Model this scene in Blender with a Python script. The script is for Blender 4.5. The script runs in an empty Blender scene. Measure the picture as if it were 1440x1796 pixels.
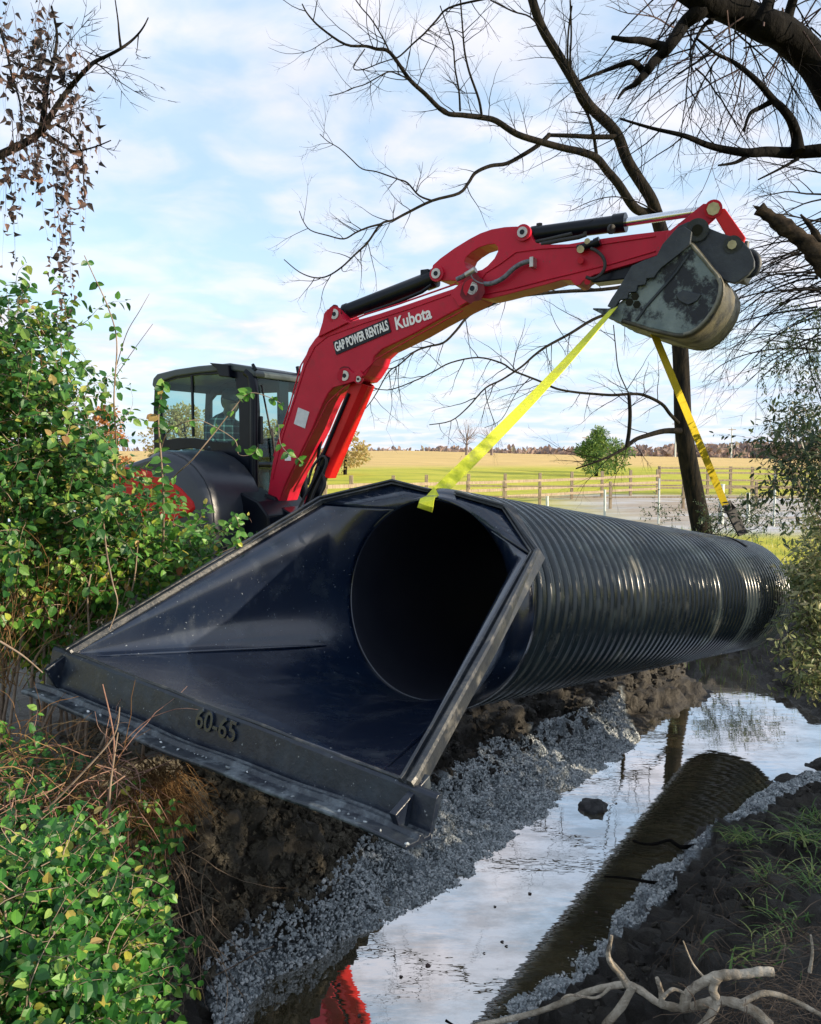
import bpy, bmesh, math, random
import numpy as np
from mathutils import Vector, Matrix, noise
from mathutils.geometry import tessellate_polygon
S = bpy.context.scene
COL = S.collection
R_ = math.radians
rng = random.Random(7)
nr = np.random.RandomState(3)
CZ = 3.12                       # eye height above the water
F = 1390.0
PITCH = math.atan(100 / F)
PC, PS = math.cos(PITCH), math.sin(PITCH)

def ray(px, py):
    x = (px - 720) / F; u = (898 - py) / F
    return Vector((x, PC + PS * u, -PS + PC * u))
def W(px, py, Y):
    d = ray(px, py); t = Y / d.y
    return Vector((d.x * t, Y, CZ + d.z * t))
def WZ(px, py, z):
    d = ray(px, py); t = (z - CZ) / d.z
    return Vector((d.x * t, d.y * t, z))
def WP(px, py, p0, n):
    d = ray(px, py); o = Vector((0, 0, CZ))
    t = (p0 - o).dot(n) / d.dot(n)
    return o + d * t
CAM = Vector((0, 0, CZ))

# ------------------------------------------------------------------ materials
def newmat(name):
    m = bpy.data.materials.new(name); m.use_nodes = True
    nt = m.node_tree; nt.nodes.clear()
    return m, nt.nodes, nt.links
def ramp(N, stops):
    r = N.new('ShaderNodeValToRGB'); e = r.color_ramp.elements
    while len(e) < len(stops): e.new(0.5)
    for i, (p, c) in enumerate(stops):
        e[i].position = p; e[i].color = (*c, 1) if len(c) == 3 else c
    return r
def noise_n(N, L, scale, detail=6, rough=.6, coord='Object', stretch=None, dist=0):
    tc = N.new('ShaderNodeTexCoord'); mp = N.new('ShaderNodeMapping')
    if stretch: mp.inputs['Scale'].default_value = stretch
    n = N.new('ShaderNodeTexNoise'); n.inputs['Scale'].default_value = scale
    n.inputs['Detail'].default_value = detail; n.inputs['Roughness'].default_value = rough
    n.inputs['Distortion'].default_value = dist
    L.new(tc.outputs[coord], mp.inputs[0]); L.new(mp.outputs[0], n.inputs['Vector'])
    return n
def mat(name, c1, c2=None, scale=8, rough=.6, rough2=None, metal=0, bump=0, bscale=40, stretch=None, lo=.35, hi=.65, dirt=None, dscale=5, dlo=.55, dhi=.75, coat=0, spec=.5, detail=6, specks=None, sthr=.66, sscale=55):
    m, N, L = newmat(name)
    out = N.new('ShaderNodeOutputMaterial'); p = N.new('ShaderNodeBsdfPrincipled')
    L.new(p.outputs[0], out.inputs[0])
    p.inputs['Roughness'].default_value = rough; p.inputs['Metallic'].default_value = metal
    p.inputs['Coat Weight'].default_value = coat; p.inputs['Coat Roughness'].default_value = .12; p.inputs['Specular IOR Level'].default_value = spec
    if c2 is None: c2 = tuple(min(1, c * 1.25 + .003) for c in c1)
    n = noise_n(N, L, scale, detail=detail, stretch=stretch)
    r = ramp(N, [(lo, c1), (hi, c2)]); L.new(n.outputs[0], r.inputs[0])
    colout = r.outputs[0]
    if dirt:
        dn = noise_n(N, L, dscale, detail=10, rough=.7, stretch=stretch)
        dr = ramp(N, [(dlo, (0, 0, 0)), (dhi, (1, 1, 1))]); L.new(dn.outputs[0], dr.inputs[0])
        mx = N.new('ShaderNodeMixRGB'); L.new(dr.outputs[0], mx.inputs[0]); L.new(colout, mx.inputs[1])
        mx.inputs[2].default_value = (*dirt, 1); colout = mx.outputs[0]
        mr = N.new('ShaderNodeMapRange'); L.new(dr.outputs[0], mr.inputs[0])
        mr.inputs['To Min'].default_value = rough; mr.inputs['To Max'].default_value = max(rough, .7)
        L.new(mr.outputs[0], p.inputs['Roughness'])
    elif rough2 is not None:
        mr = N.new('ShaderNodeMapRange'); L.new(n.outputs[0], mr.inputs[0])
        mr.inputs['From Min'].default_value = lo; mr.inputs['From Max'].default_value = hi
        mr.inputs['To Min'].default_value = rough; mr.inputs['To Max'].default_value = rough2
        L.new(mr.outputs[0], p.inputs['Roughness'])
    if specks:
        for sc_, th_, st_, am in ((sscale, sthr, (1, 1, 1), .8), (7, .55, (1.2, 2.0, 1.0), .07)):
            sn = noise_n(N, L, sc_, detail=3 if am > .5 else 8, rough=.5, stretch=st_); sr = ramp(N, [(th_, (0, 0, 0)), (th_ + .05 if am > .5 else th_ + .15, (am, am, am))]); L.new(sn.outputs[0], sr.inputs[0])
            mx = N.new('ShaderNodeMixRGB'); L.new(sr.outputs[0], mx.inputs[0]); L.new(colout, mx.inputs[1]); mx.inputs[2].default_value = (*specks, 1); colout = mx.outputs[0]
    L.new(colout, p.inputs['Base Color'])
    if bump:
        b = N.new('ShaderNodeBump'); b.inputs['Strength'].default_value = bump; b.inputs['Distance'].default_value = .02
        bn = noise_n(N, L, bscale, detail=8, stretch=stretch)
        L.new(bn.outputs[0], b.inputs['Height']); L.new(b.outputs[0], p.inputs['Normal'])
    return m
def leafmat(name, stops, trans=.35, rough=.45):
    m, N, L = newmat(name)
    out = N.new('ShaderNodeOutputMaterial'); p = N.new('ShaderNodeBsdfPrincipled'); t = N.new('ShaderNodeBsdfTranslucent')
    g = N.new('ShaderNodeNewGeometry'); r = ramp(N, stops); L.new(g.outputs['Random Per Island'], r.inputs[0])
    L.new(r.outputs[0], p.inputs['Base Color']); p.inputs['Roughness'].default_value = rough
    hs = N.new('ShaderNodeHueSaturation'); hs.inputs['Value'].default_value = 1.7; hs.inputs['Hue'].default_value = .485
    L.new(r.outputs[0], hs.inputs['Color']); L.new(hs.outputs[0], t.inputs[0])
    mx = N.new('ShaderNodeMixShader'); mx.inputs[0].default_value = trans
    L.new(p.outputs[0], mx.inputs[1]); L.new(t.outputs[0], mx.inputs[2]); L.new(mx.outputs[0], out.inputs[0])
    return m
def islandmat(name, stops, rough=.8, bump=.3):
    m, N, L = newmat(name)
    out = N.new('ShaderNodeOutputMaterial'); p = N.new('ShaderNodeBsdfPrincipled'); L.new(p.outputs[0], out.inputs[0])
    g = N.new('ShaderNodeNewGeometry'); r = ramp(N, stops); L.new(g.outputs['Random Per Island'], r.inputs[0])
    n = noise_n(N, L, 60); mx = N.new('ShaderNodeMixRGB'); mx.blend_type = 'MULTIPLY'; mx.inputs[0].default_value = .5
    L.new(r.outputs[0], mx.inputs[1]); L.new(n.outputs[0], mx.inputs[2]); L.new(mx.outputs[0], p.inputs['Base Color'])
    p.inputs['Roughness'].default_value = rough
    return m

M = {}
M['plastic'] = mat('black_plastic', (.003, .0075, .022), (.005, .012, .030), 1.6, rough=.24, coat=.5, dirt=(.02, .033, .042), dscale=2.4, dlo=.54, dhi=.9, bump=.06, bscale=7, specks=(.22, .25, .27), sthr=.70)
M['plastic_toe'] = mat('scuffed_black_plastic', (.004, .008, .019), (.008, .014, .027), 5, rough=.36, dirt=(.03, .045, .058), dscale=5, dlo=.5, dhi=.8, bump=.12, bscale=30, specks=(.25, .27, .28), sthr=.68)
M['rim'] = mat('scraped_plastic_rim', (.010, .014, .022), (.028, .032, .036), 9, rough=.36, dirt=(.14, .135, .12), dscale=8, dlo=.52, dhi=.74, bump=.2, bscale=40)
M['dusty'] = mat('dusty_black_plastic', (.008, .012, .022), (.025, .034, .045), 9, rough=.4, dirt=(.17, .20, .22), dscale=5, dlo=.48, dhi=.66, bump=.25, bscale=40)
M['pipe'] = mat('corrugated_black_plastic', (.013, .021, .028), (.024, .035, .040), 2.2, rough=.23, dirt=(.085, .085, .07), dscale=3.2, dlo=.56, dhi=.78, bump=.03, bscale=30, specks=(.2, .2, .17), sthr=.72)
M['pipe_in'] = mat('pipe_bore', (.006, .008, .016), (.010, .012, .02), 3, rough=.5)
M['red'] = mat('red_paint', (.42, .008, .030), (.50, .012, .038), 3, rough=.42, coat=0, spec=.25, dirt=(.20, .035, .04), dscale=2.5, dlo=.55, dhi=.85, specks=(.16, .05, .045), sthr=.68, sscale=30)
M['redlit'] = mat('sunlit_red_paint', (.45, .008, .010), (.55, .012, .012), 3, rough=.4, coat=0, spec=.25)  # brighter copy of the red, its sunlit look put into the colour
M['black'] = mat('black_enamel', (.0025, .004, .009), (.006, .009, .015), 4, rough=.28, spec=.22)
M['rubber'] = mat('black_rubber', (.02, .02, .022), None, 10, rough=.7, bump=.3)
M['hood'] = mat('dark_grey_panel', (.018, .024, .036), (.028, .034, .045), 3, rough=.35, dirt=(.07, .066, .055), dscale=2, dlo=.55, dhi=.8)
M['bucket'] = mat('worn_bucket_steel', (.09, .125, .13), (.19, .235, .225), 3.5, rough=.5, metal=.1, dirt=(.014, .017, .024), dscale=2.6, dlo=.5, dhi=.57, bump=.3, bscale=20)
M['bucket_back'] = mat('muddy_bucket_shell', (.035, .035, .024), (.11, .095, .055), 2.2, rough=.5, dirt=(.018, .02, .02), dscale=3, dlo=.48, dhi=.6, bump=.3, bscale=15, stretch=(1, 1, 2))
M['coupler'] = mat('dark_coupler_steel', (.012, .018, .028), (.03, .04, .05), 6, rough=.5, dirt=(.07, .075, .07), dscale=5, bump=.3, bscale=25)
M['pin'] = mat('pin_steel', (.35, .33, .30), (.5, .48, .44), 12, rough=.35, metal=.7)
M['chrome'] = mat('chrome_rod', (.7, .72, .75), (.75, .78, .8), 4, rough=.12, metal=1)
M['white'] = mat('white_vinyl', (.75, .74, .73), (.82, .82, .8), 6, rough=.5)
M['label'] = mat('label_grey', (.5, .52, .55), (.62, .64, .66), 20, rough=.5)
M['amber'] = mat('lamp_lens', (.55, .5, .38), (.62, .58, .45), 10, rough=.3)
M['teal'] = mat('teal_card', (.06, .26, .27), (.08, .30, .31), 6, rough=.5)
M['strap'] = mat('yellow_webbing', (.50, .55, .03), (.66, .69, .06), 45, rough=.75, spec=.2, dirt=(.36, .37, .10), dscale=9, dlo=.5, dhi=.7, bump=.3, bscale=200)
M['strap_b'] = mat('golden_webbing', (.62, .48, .02), (.72, .57, .04), 60, rough=.7, spec=.2)
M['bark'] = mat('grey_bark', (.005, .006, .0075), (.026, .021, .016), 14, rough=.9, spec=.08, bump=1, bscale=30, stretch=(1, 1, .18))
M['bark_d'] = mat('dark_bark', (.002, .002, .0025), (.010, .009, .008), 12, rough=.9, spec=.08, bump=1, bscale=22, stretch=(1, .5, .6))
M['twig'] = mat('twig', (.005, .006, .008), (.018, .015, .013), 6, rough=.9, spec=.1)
M['twig_red'] = mat('twig_reddish', (.035, .02, .022), (.075, .042, .04), 4, rough=.9)
M['stem'] = mat('vine_stem', (.16, .11, .075), (.30, .23, .17), 9, rough=.8)
M['stem_red'] = mat('red_stem', (.14, .06, .045), (.30, .18, .13), 6, rough=.8)
M['drift'] = mat('pale_driftwood', (.20, .165, .12), (.52, .46, .37), 14, rough=.9, spec=.1, bump=.9, bscale=50, dirt=(.06, .045, .035), dscale=9, dlo=.55, dhi=.65)
M['root'] = mat('brown_root', (.05, .035, .025), (.16, .115, .08), 10, rough=.9)
M['straw'] = islandmat('dry_straw', [(0, (.10, .045, .012)), (.5, (.22, .11, .035)), (1, (.34, .22, .09))])
M['gravel'] = islandmat('crushed_gravel', [(0, (.17, .19, .20)), (.3, (.38, .42, .44)), (.75, (.62, .67, .69)), (1, (.86, .88, .88))], rough=.7)
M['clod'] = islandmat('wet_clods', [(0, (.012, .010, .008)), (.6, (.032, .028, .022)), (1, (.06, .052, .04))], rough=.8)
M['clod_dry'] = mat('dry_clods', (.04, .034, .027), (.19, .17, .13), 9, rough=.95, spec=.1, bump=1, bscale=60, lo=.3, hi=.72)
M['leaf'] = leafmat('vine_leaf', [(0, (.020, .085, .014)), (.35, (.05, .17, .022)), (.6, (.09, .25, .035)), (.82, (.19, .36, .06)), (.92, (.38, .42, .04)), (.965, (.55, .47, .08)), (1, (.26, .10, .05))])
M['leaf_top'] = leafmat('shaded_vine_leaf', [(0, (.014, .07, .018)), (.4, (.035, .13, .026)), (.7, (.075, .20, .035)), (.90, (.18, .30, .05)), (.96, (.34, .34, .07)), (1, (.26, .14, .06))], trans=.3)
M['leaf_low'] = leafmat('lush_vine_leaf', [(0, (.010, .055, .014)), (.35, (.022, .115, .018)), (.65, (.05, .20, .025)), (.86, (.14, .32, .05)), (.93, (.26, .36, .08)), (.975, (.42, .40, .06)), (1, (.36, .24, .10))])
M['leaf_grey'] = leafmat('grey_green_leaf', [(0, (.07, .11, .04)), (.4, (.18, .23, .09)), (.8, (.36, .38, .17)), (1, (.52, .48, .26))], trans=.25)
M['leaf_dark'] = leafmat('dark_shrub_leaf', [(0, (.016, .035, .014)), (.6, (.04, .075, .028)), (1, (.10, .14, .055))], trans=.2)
M['leaf_dead'] = leafmat('dead_leaf', [(0, (.02, .018, .022)), (.5, (.06, .045, .045)), (.85, (.13, .085, .075)), (1, (.22, .12, .09))], trans=.15, rough=.8)
M['leaf_auburn'] = leafmat('autumn_leaf', [(0, (.30, .12, .04)), (1, (.45, .24, .09))], trans=.3, rough=.8)
M['needle'] = leafmat('conifer_needles', [(0, (.04, .10, .025)), (.6, (.10, .19, .04)), (1, (.24, .32, .07))], trans=.2, rough=.8)
M['far_twig'] = leafmat('hazed_far_woods', [(0, (.17, .14, .135)), (.5, (.23, .18, .165)), (.85, (.30, .20, .15)), (1, (.24, .22, .15))], trans=.2, rough=.9)  # twig colours lightened, with distance haze put into them
M['grass'] = leafmat('grass_blade', [(0, (.04, .10, .018)), (.6, (.09, .19, .03)), (1, (.30, .32, .10))], trans=.3)
M['wood'] = mat('weathered_fence_wood', (.20, .15, .10), (.36, .29, .20), 6, rough=.85, stretch=(3, 3, .5), bump=.3)
M['woodpale'] = mat('pale_stake', (.42, .48, .46), (.58, .62, .58), 5, rough=.6)
M['skin'] = mat('skin', (.28, .14, .09), (.34, .18, .12), 8, rough=.5)
M['beard'] = mat('hair', (.04, .025, .018), (.07, .045, .03), 30, rough=.8)
M['cap'] = mat('cap_cloth', (.02, .022, .028), (.035, .037, .045), 30, rough=.9)
M['jeans'] = mat('dark_jeans', (.02, .03, .05), None, 30, rough=.9)

def plaid():
    m, N, L = newmat('plaid_flannel')
    out = N.new('ShaderNodeOutputMaterial'); p = N.new('ShaderNodeBsdfPrincipled'); L.new(p.outputs[0], out.inputs[0])
    tc = N.new('ShaderNodeTexCoord'); sx = N.new('ShaderNodeSeparateXYZ'); L.new(tc.outputs['Object'], sx.inputs[0])
    outs = []
    for ax, k in (('X', 62), ('Z', 70)):
        a = N.new('ShaderNodeMath'); a.operation = 'MULTIPLY'; a.inputs[1].default_value = k; L.new(sx.outputs[ax], a.inputs[0])
        b = N.new('ShaderNodeMath'); b.operation = 'SINE'; L.new(a.outputs[0], b.inputs[0])
        c = N.new('ShaderNodeMath'); c.operation = 'GREATER_THAN'; c.inputs[1].default_value = .82; L.new(b.outputs[0], c.inputs[0]); outs.append(c)
    ad = N.new('ShaderNodeMath'); ad.operation = 'ADD'; L.new(outs[0].outputs[0], ad.inputs[0]); L.new(outs[1].outputs[0], ad.inputs[1])
    r = ramp(N, [(0, (.012, .02, .028)), (.5, (.13, .17, .18)), (1, (.4, .44, .44))])
    dv = N.new('ShaderNodeMath'); dv.operation = 'MULTIPLY'; dv.inputs[1].default_value = .5; L.new(ad.outputs[0], dv.inputs[0])
    L.new(dv.outputs[0], r.inputs[0]); L.new(r.outputs[0], p.inputs['Base Color']); p.inputs['Roughness'].default_value = .9
    return m
M['plaid'] = plaid()
def glassmat():
    m, N, L = newmat('tinted_glass')
    out = N.new('ShaderNodeOutputMaterial'); t = N.new('ShaderNodeBsdfTransparent'); t.inputs[0].default_value = (.64, .80, .80, 1)
    g = N.new('ShaderNodeBsdfGlossy'); g.inputs['Roughness'].default_value = .02; g.inputs[0].default_value = (1, 1, 1, 1)
    lw = N.new('ShaderNodeLayerWeight'); lw.inputs[0].default_value = .5
    pw = N.new('ShaderNodeMath'); pw.operation = 'POWER'; pw.inputs[1].default_value = 4; L.new(lw.outputs['Facing'], pw.inputs[0])
    fr = N.new('ShaderNodeMath'); fr.operation = 'MULTIPLY_ADD'; fr.inputs[1].default_value = .5; fr.inputs[2].default_value = .02; L.new(pw.outputs[0], fr.inputs[0])
    mx = N.new('ShaderNodeMixShader'); L.new(fr.outputs[0], mx.inputs[0]); L.new(t.outputs[0], mx.inputs[1]); L.new(g.outputs[0], mx.inputs[2])
    L.new(mx.outputs[0], out.inputs[0]); return m
M['glass'] = glassmat()
def watermat():
    m, N, L = newmat('muddy_water')
    out = N.new('ShaderNodeOutputMaterial')
    p = N.new('ShaderNodeBsdfDiffuse')
    n = noise_n(N, L, 1.2, detail=4); r = ramp(N, [(.3, (.06, .052, .026)), (.7, (.12, .10, .055))]); L.new(n.outputs[0], r.inputs[0]); L.new(r.outputs[0], p.inputs[0])
    g = N.new('ShaderNodeBsdfGlossy'); g.inputs['Roughness'].default_value = .015; g.inputs[0].default_value = (.93, .92, .92, 1)
    b = N.new('ShaderNodeBump'); b.inputs['Strength'].default_value = .05; b.inputs['Distance'].default_value = .02
    bn = noise_n(N, L, 5, detail=3, rough=.5, stretch=(.6, 1.6, 1)); L.new(bn.outputs[0], b.inputs['Height']); L.new(b.outputs[0], g.inputs['Normal'])
    lw = N.new('ShaderNodeLayerWeight'); lw.inputs[0].default_value = .5
    mr = N.new('ShaderNodeMapRange'); L.new(lw.outputs['Facing'], mr.inputs[0]); mr.inputs['From Min'].default_value = 0; mr.inputs['From Max'].default_value = .8
    mr.inputs['To Min'].default_value = .35; mr.inputs['To Max'].default_value = .88
    sc = noise_n(N, L, 2.6, detail=9, rough=.7, stretch=(.7, 1.3, 1)); sr = ramp(N, [(.40, (.72, .72, .72)), (.56, (1, 1, 1))]); L.new(sc.outputs[0], sr.inputs[0])
    ml = N.new('ShaderNodeMath'); ml.operation = 'MULTIPLY'; L.new(mr.outputs[0], ml.inputs[0]); L.new(sr.outputs[0], ml.inputs[1])
    mx = N.new('ShaderNodeMixShader'); L.new(ml.outputs[0], mx.inputs[0]); L.new(p.outputs[0], mx.inputs[1]); L.new(g.outputs[0], mx.inputs[2])
    L.new(mx.outputs[0], out.inputs[0]); return m
M['water'] = watermat()

# ------------------------------------------------------------------ mesh helpers
def tag(o, label=None, cat=None, group=None, kind=None):
    if label: o['label'] = label
    if cat: o['category'] = cat
    if group: o['group'] = group
    if kind: o['kind'] = kind
    return o
def empty(name, loc, label, cat, group=None):
    o = bpy.data.objects.new(name, None); COL.objects.link(o); o.location = loc; o.empty_display_size = .2
    return tag(o, label, cat, group)
class MB:
    def __init__(s): s.v = []; s.f = []; s.mi = []; s.smooth = []; s.arr = []
    def add(s, vs, fs, mi=0, smooth=False):
        k = len(s.v); s.v += [tuple(v) for v in vs]
        for f in fs: s.f.append([i + k for i in f]); s.mi.append(mi); s.smooth.append(smooth)
    def box(s, c, ax, ay, az, mi=0):
        c, ax, ay, az = map(Vector, (c, ax, ay, az)); vs = []
        for i in (-1, 1):
            for j in (-1, 1):
                for k in (-1, 1): vs.append(c + ax * i + ay * j + az * k)
        s.add(vs, [(0, 1, 3, 2), (4, 6, 7, 5), (0, 4, 5, 1), (2, 3, 7, 6), (0, 2, 6, 4), (1, 5, 7, 3)], mi)
    def tube(s, pts, rad, sides=6, mi=0, cap=True, smooth=True, flat=None):
        n = len(pts)
        if not hasattr(rad, '__len__'): rad = [rad] * n
        pts = [Vector(p) for p in pts]
        t0 = (pts[1] - pts[0]).normalized(); up = Vector((0, 0, 1)) if abs(t0.z) < .9 else Vector((1, 0, 0))
        a = t0.cross(up).normalized(); vs = []
        for i in range(n):
            t = (pts[min(i + 1, n - 1)] - pts[max(i - 1, 0)])
            if t.length < 1e-9: t = t0
            t = t.normalized(); a = (a - t * a.dot(t))
            a = a.normalized() if a.length > 1e-6 else t.orthogonal().normalized()
            b = t.cross(a)
            for k in range(sides):
                an = 2 * math.pi * k / sides
                vs.append(pts[i] + (a * math.cos(an) + b * math.sin(an) * (flat or 1)) * rad[i])
        fs = []
        for i in range(n - 1):
            for k in range(sides):
                k2 = (k + 1) % sides
                fs.append((i * sides + k, i * sides + k2, (i + 1) * sides + k2, (i + 1) * sides + k))
        s.add(vs, fs, mi, smooth)
        if cap:
            s.add(vs[:sides], [tuple(range(sides))[::-1]], mi); s.add(vs[-sides:], [tuple(range(sides))], mi)
    def prism(s, loops, d, mi=0, mi_side=None, side_mask=None):
        """loops: outer polygon then holes (3D points), extruded by vector d"""
        allp = [Vector(p) for lp in loops for p in lp]; n = len(allp); vs = allp + [p + d for p in allp]
        tris = tessellate_polygon([[Vector(p) for p in lp] for lp in loops]) if len(loops) > 1 else [tuple(range(n))]
        nrm = Vector((0, 0, 0)); lp = loops[0]
        for i in range(len(lp)): nrm += Vector(lp[i]).cross(Vector(lp[(i + 1) % len(lp)]))
        fs = [tuple(t) for t in tris] + [tuple(i + n for i in t)[::-1] for t in tris]
        s.add(vs, fs, mi)
        k = len(s.v) - len(vs); o = 0
        for lp in loops:
            m_ = len(lp)
            for i in range(m_):
                if side_mask and not side_mask(i): continue
                j = (i + 1) % m_
                s.f.append([k + o + i, k + o + j, k + o + j + n, k + o + i + n]); s.mi.append(mi if mi_side is None else mi_side); s.smooth.append(False)
            o += m_
    sm = False
    def inst(s, tv, tf, mats, locs, mi=0):
        s.arr.append((np.asarray(tv, float), np.asarray(tf, int), np.asarray(mats, float), np.asarray(locs, float), mi))
    def build(s, name, mats, parent=None, origin=None, bevel=0, fix=True):
        if not isinstance(mats, (list, tuple)): mats = [mats]
        me = bpy.data.meshes.new(name)
        org = Vector(origin) if origin is not None else (parent_origin(parent) if parent else Vector((0, 0, 0)))
        if s.arr and not s.f:
            V = []; FI = []; k = 0; MI = []
            for tv, tf, mm, ll, mi in s.arr:
                vv = np.einsum('nij,vj->nvi', mm, tv) + ll[:, None, :]
                ff = tf[None] + (np.arange(len(ll)) * len(tv))[:, None, None] + k
                V.append(vv.reshape(-1, 3)); FI.append(ff.reshape(-1, tf.shape[1])); k += vv.shape[0] * vv.shape[1]
                MI.append(np.full(len(FI[-1]), mi))
            V = np.concatenate(V) - np.array(org); FI = np.concatenate(FI); MI = np.concatenate(MI)
            me.vertices.add(len(V)); me.vertices.foreach_set('co', V.ravel())
            w = FI.shape[1]; me.loops.add(FI.size); me.loops.foreach_set('vertex_index', FI.ravel().astype(np.int32))
            me.polygons.add(len(FI)); me.polygons.foreach_set('loop_start', np.arange(len(FI), dtype=np.int32) * w)
            me.polygons.foreach_set('material_index', MI.astype(np.int32)); me.polygons.foreach_set('use_smooth', np.full(len(FI), s.sm))
            me.update(calc_edges=True)
        else:
            me.from_pydata([(v[0] - org.x, v[1] - org.y, v[2] - org.z) for v in s.v], [], s.f)
            me.polygons.foreach_set('material_index', s.mi); me.polygons.foreach_set('use_smooth', s.smooth); me.update()
            if fix:
                import bmesh
                b = bmesh.new(); b.from_mesh(me); bmesh.ops.recalc_face_normals(b, faces=b.faces); b.to_mesh(me); b.free()
        for m in mats: me.materials.append(m)
        o = bpy.data.objects.new(name, me); COL.objects.link(o)
        if parent: o.parent = parent
        else: o.location = org
        if bevel:
            bv = o.modifiers.new('bevel', 'BEVEL'); bv.width = bevel; bv.segments = 2; bv.limit_method = 'ANGLE'; bv.angle_limit = R_(35)
        return o
def parent_origin(p):
    v = Vector((0, 0, 0))
    while p: v = v + p.location; p = p.parent
    return v
def smooth_path(pts, sub=4, rad=None):
    pts = [Vector(p) for p in pts]; n = len(pts); out = []; ro = []
    for i in range(n - 1):
        p0, p1, p2, p3 = pts[max(i - 1, 0)], pts[i], pts[i + 1], pts[min(i + 2, n - 1)]
        for k in range(sub):
            t = k / sub
            out.append(.5 * ((2 * p1) + (p2 - p0) * t + (2 * p0 - 5 * p1 + 4 * p2 - p3) * t * t + (-p0 + 3 * p1 - 3 * p2 + p3) * t ** 3))
            if rad: ro.append(rad[i] + (rad[i + 1] - rad[i]) * t)
    out.append(pts[-1])
    if rad: ro.append(rad[-1]); return out, ro
    return out
def rvec(r=rng):
    while True:
        v = Vector((r.uniform(-1, 1), r.uniform(-1, 1), r.uniform(-1, 1)))
        if .05 < v.length < 1: return v.normalized()
def text_mesh(txt, size, extr, offset=0, xs=1.0):
    c = bpy.data.curves.new('t', 'FONT'); c.body = txt; c.size = size; c.extrude = extr; c.offset = offset; c.align_x = 'CENTER'; c.align_y = 'CENTER'
    c.resolution_u = 4
    o = bpy.data.objects.new('t', c); COL.objects.link(o)
    dg = bpy.context.evaluated_depsgraph_get(); dg.update()
    me = bpy.data.meshes.new_from_object(o.evaluated_get(dg)); bpy.data.objects.remove(o)
    vs = [Vector((v.co.x * xs, v.co.y, v.co.z)) for v in me.vertices]; fs = [list(p.vertices) for p in me.polygons]
    return vs, fs
def put_text(mb, txt, size, extr, center, xd, nd, offset=0, xs=1.0, mi=0):
    vs, fs = text_mesh(txt, size, extr, offset, xs)
    x = Vector(xd).normalized(); n = Vector(nd); n = (n - x * n.dot(x)).normalized(); y = n.cross(x)
    mb.add([Vector(center) + x * v.x + y * v.y + n * v.z for v in vs], fs, mi)

# leaf templates: (u along leaf, v across, w normal)
def leaf_template(kind='ovate'):
    if kind == 'ovate':
        prof = [(0, 0), (.22, .30), (.55, .33), (.82, .17), (1, 0)]
    elif kind == 'narrow':
        prof = [(0, 0), (.3, .16), (.6, .16), (.85, .08), (1, 0)]
    else:
        prof = [(0, 0), (.25, .22), (.5, .34), (.75, .16), (1, 0)]
    curl = {'ovate': .18, 'narrow': .12, 'dead': .75}[kind]; fold = {'ovate': .28, 'narrow': .3, 'dead': .9}[kind]
    vs = []; 
    for (u, v) in prof: vs.append((u, 0, -curl * u * u))
    for (u, v) in prof[1:-1]: vs.append((u, v, -curl * u * u + fold * v))
    for (u, v) in prof[1:-1]: vs.append((u, -v, -curl * u * u + fold * v))
    fs = [(0, 1, 5), (1, 2, 6), (1, 6, 5), (2, 3, 7), (2, 7, 6), (3, 4, 7), (0, 8, 1), (1, 9, 2), (1, 8, 9), (2, 10, 3), (2, 9, 10), (3, 10, 4)]
    return vs, fs
LT = {k: leaf_template(k) for k in ('ovate', 'narrow', 'dead')}
class Leaves:
    def __init__(s): s.m = []; s.l = []
    def put(s, p, d, n, size):
        d = d.normalized(); n = n - d * n.dot(d)
        n = n.normalized() if n.length > 1e-4 else d.orthogonal().normalized()
        b = n.cross(d)
        s.m.append(((d.x * size, b.x * size, n.x * size), (d.y * size, b.y * size, n.y * size), (d.z * size, b.z * size, n.z * size))); s.l.append((p.x, p.y, p.z))
    def build(s, name, m, parent, kind='ovate'):
        if not s.l: return
        mb = MB(); mb.inst(LT[kind][0], LT[kind][1], s.m, s.l); return mb.build(name, m, parent)
def vine(stems, lv, p, d, length, size, r=.003, wander=.5, grav=-.15, step=None, pair=True, up=.8, lean=None, skip=.12, sides=3):
    step = step or size * .75; n = max(2, int(length / step)); pts = [Vector(p)]; d = Vector(d).normalized(); ax = rvec()
    for i in range(n):
        d = (d + rvec() * wander * .5 + Vector((0, 0, grav * .3))).normalized()
        if lean is not None: d = (d + lean * .12).normalized()
        q = pts[-1] + d * step; pts.append(q)
        if rng.random() > skip:
            side = d.cross(rvec()).normalized()
            for sg in ((1, -1) if pair else (rng.choice((1, -1)),)):
                ld = (side * sg + d * .5 + Vector((0, 0, -.25)) + rvec() * .4).normalized()
                nn = Vector((0, 0, up)) + rvec() * .6 + (CAM - q).normalized() * .35
                lv.put(q + ld * size * .12, ld, nn, size * (rng.uniform(.35, .7) if rng.random() < .35 else rng.uniform(.7, 1.3)))
    stems.tube(pts, [r * (1 - .7 * i / n) for i in range(len(pts))], sides, cap=False)
    return pts
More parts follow.
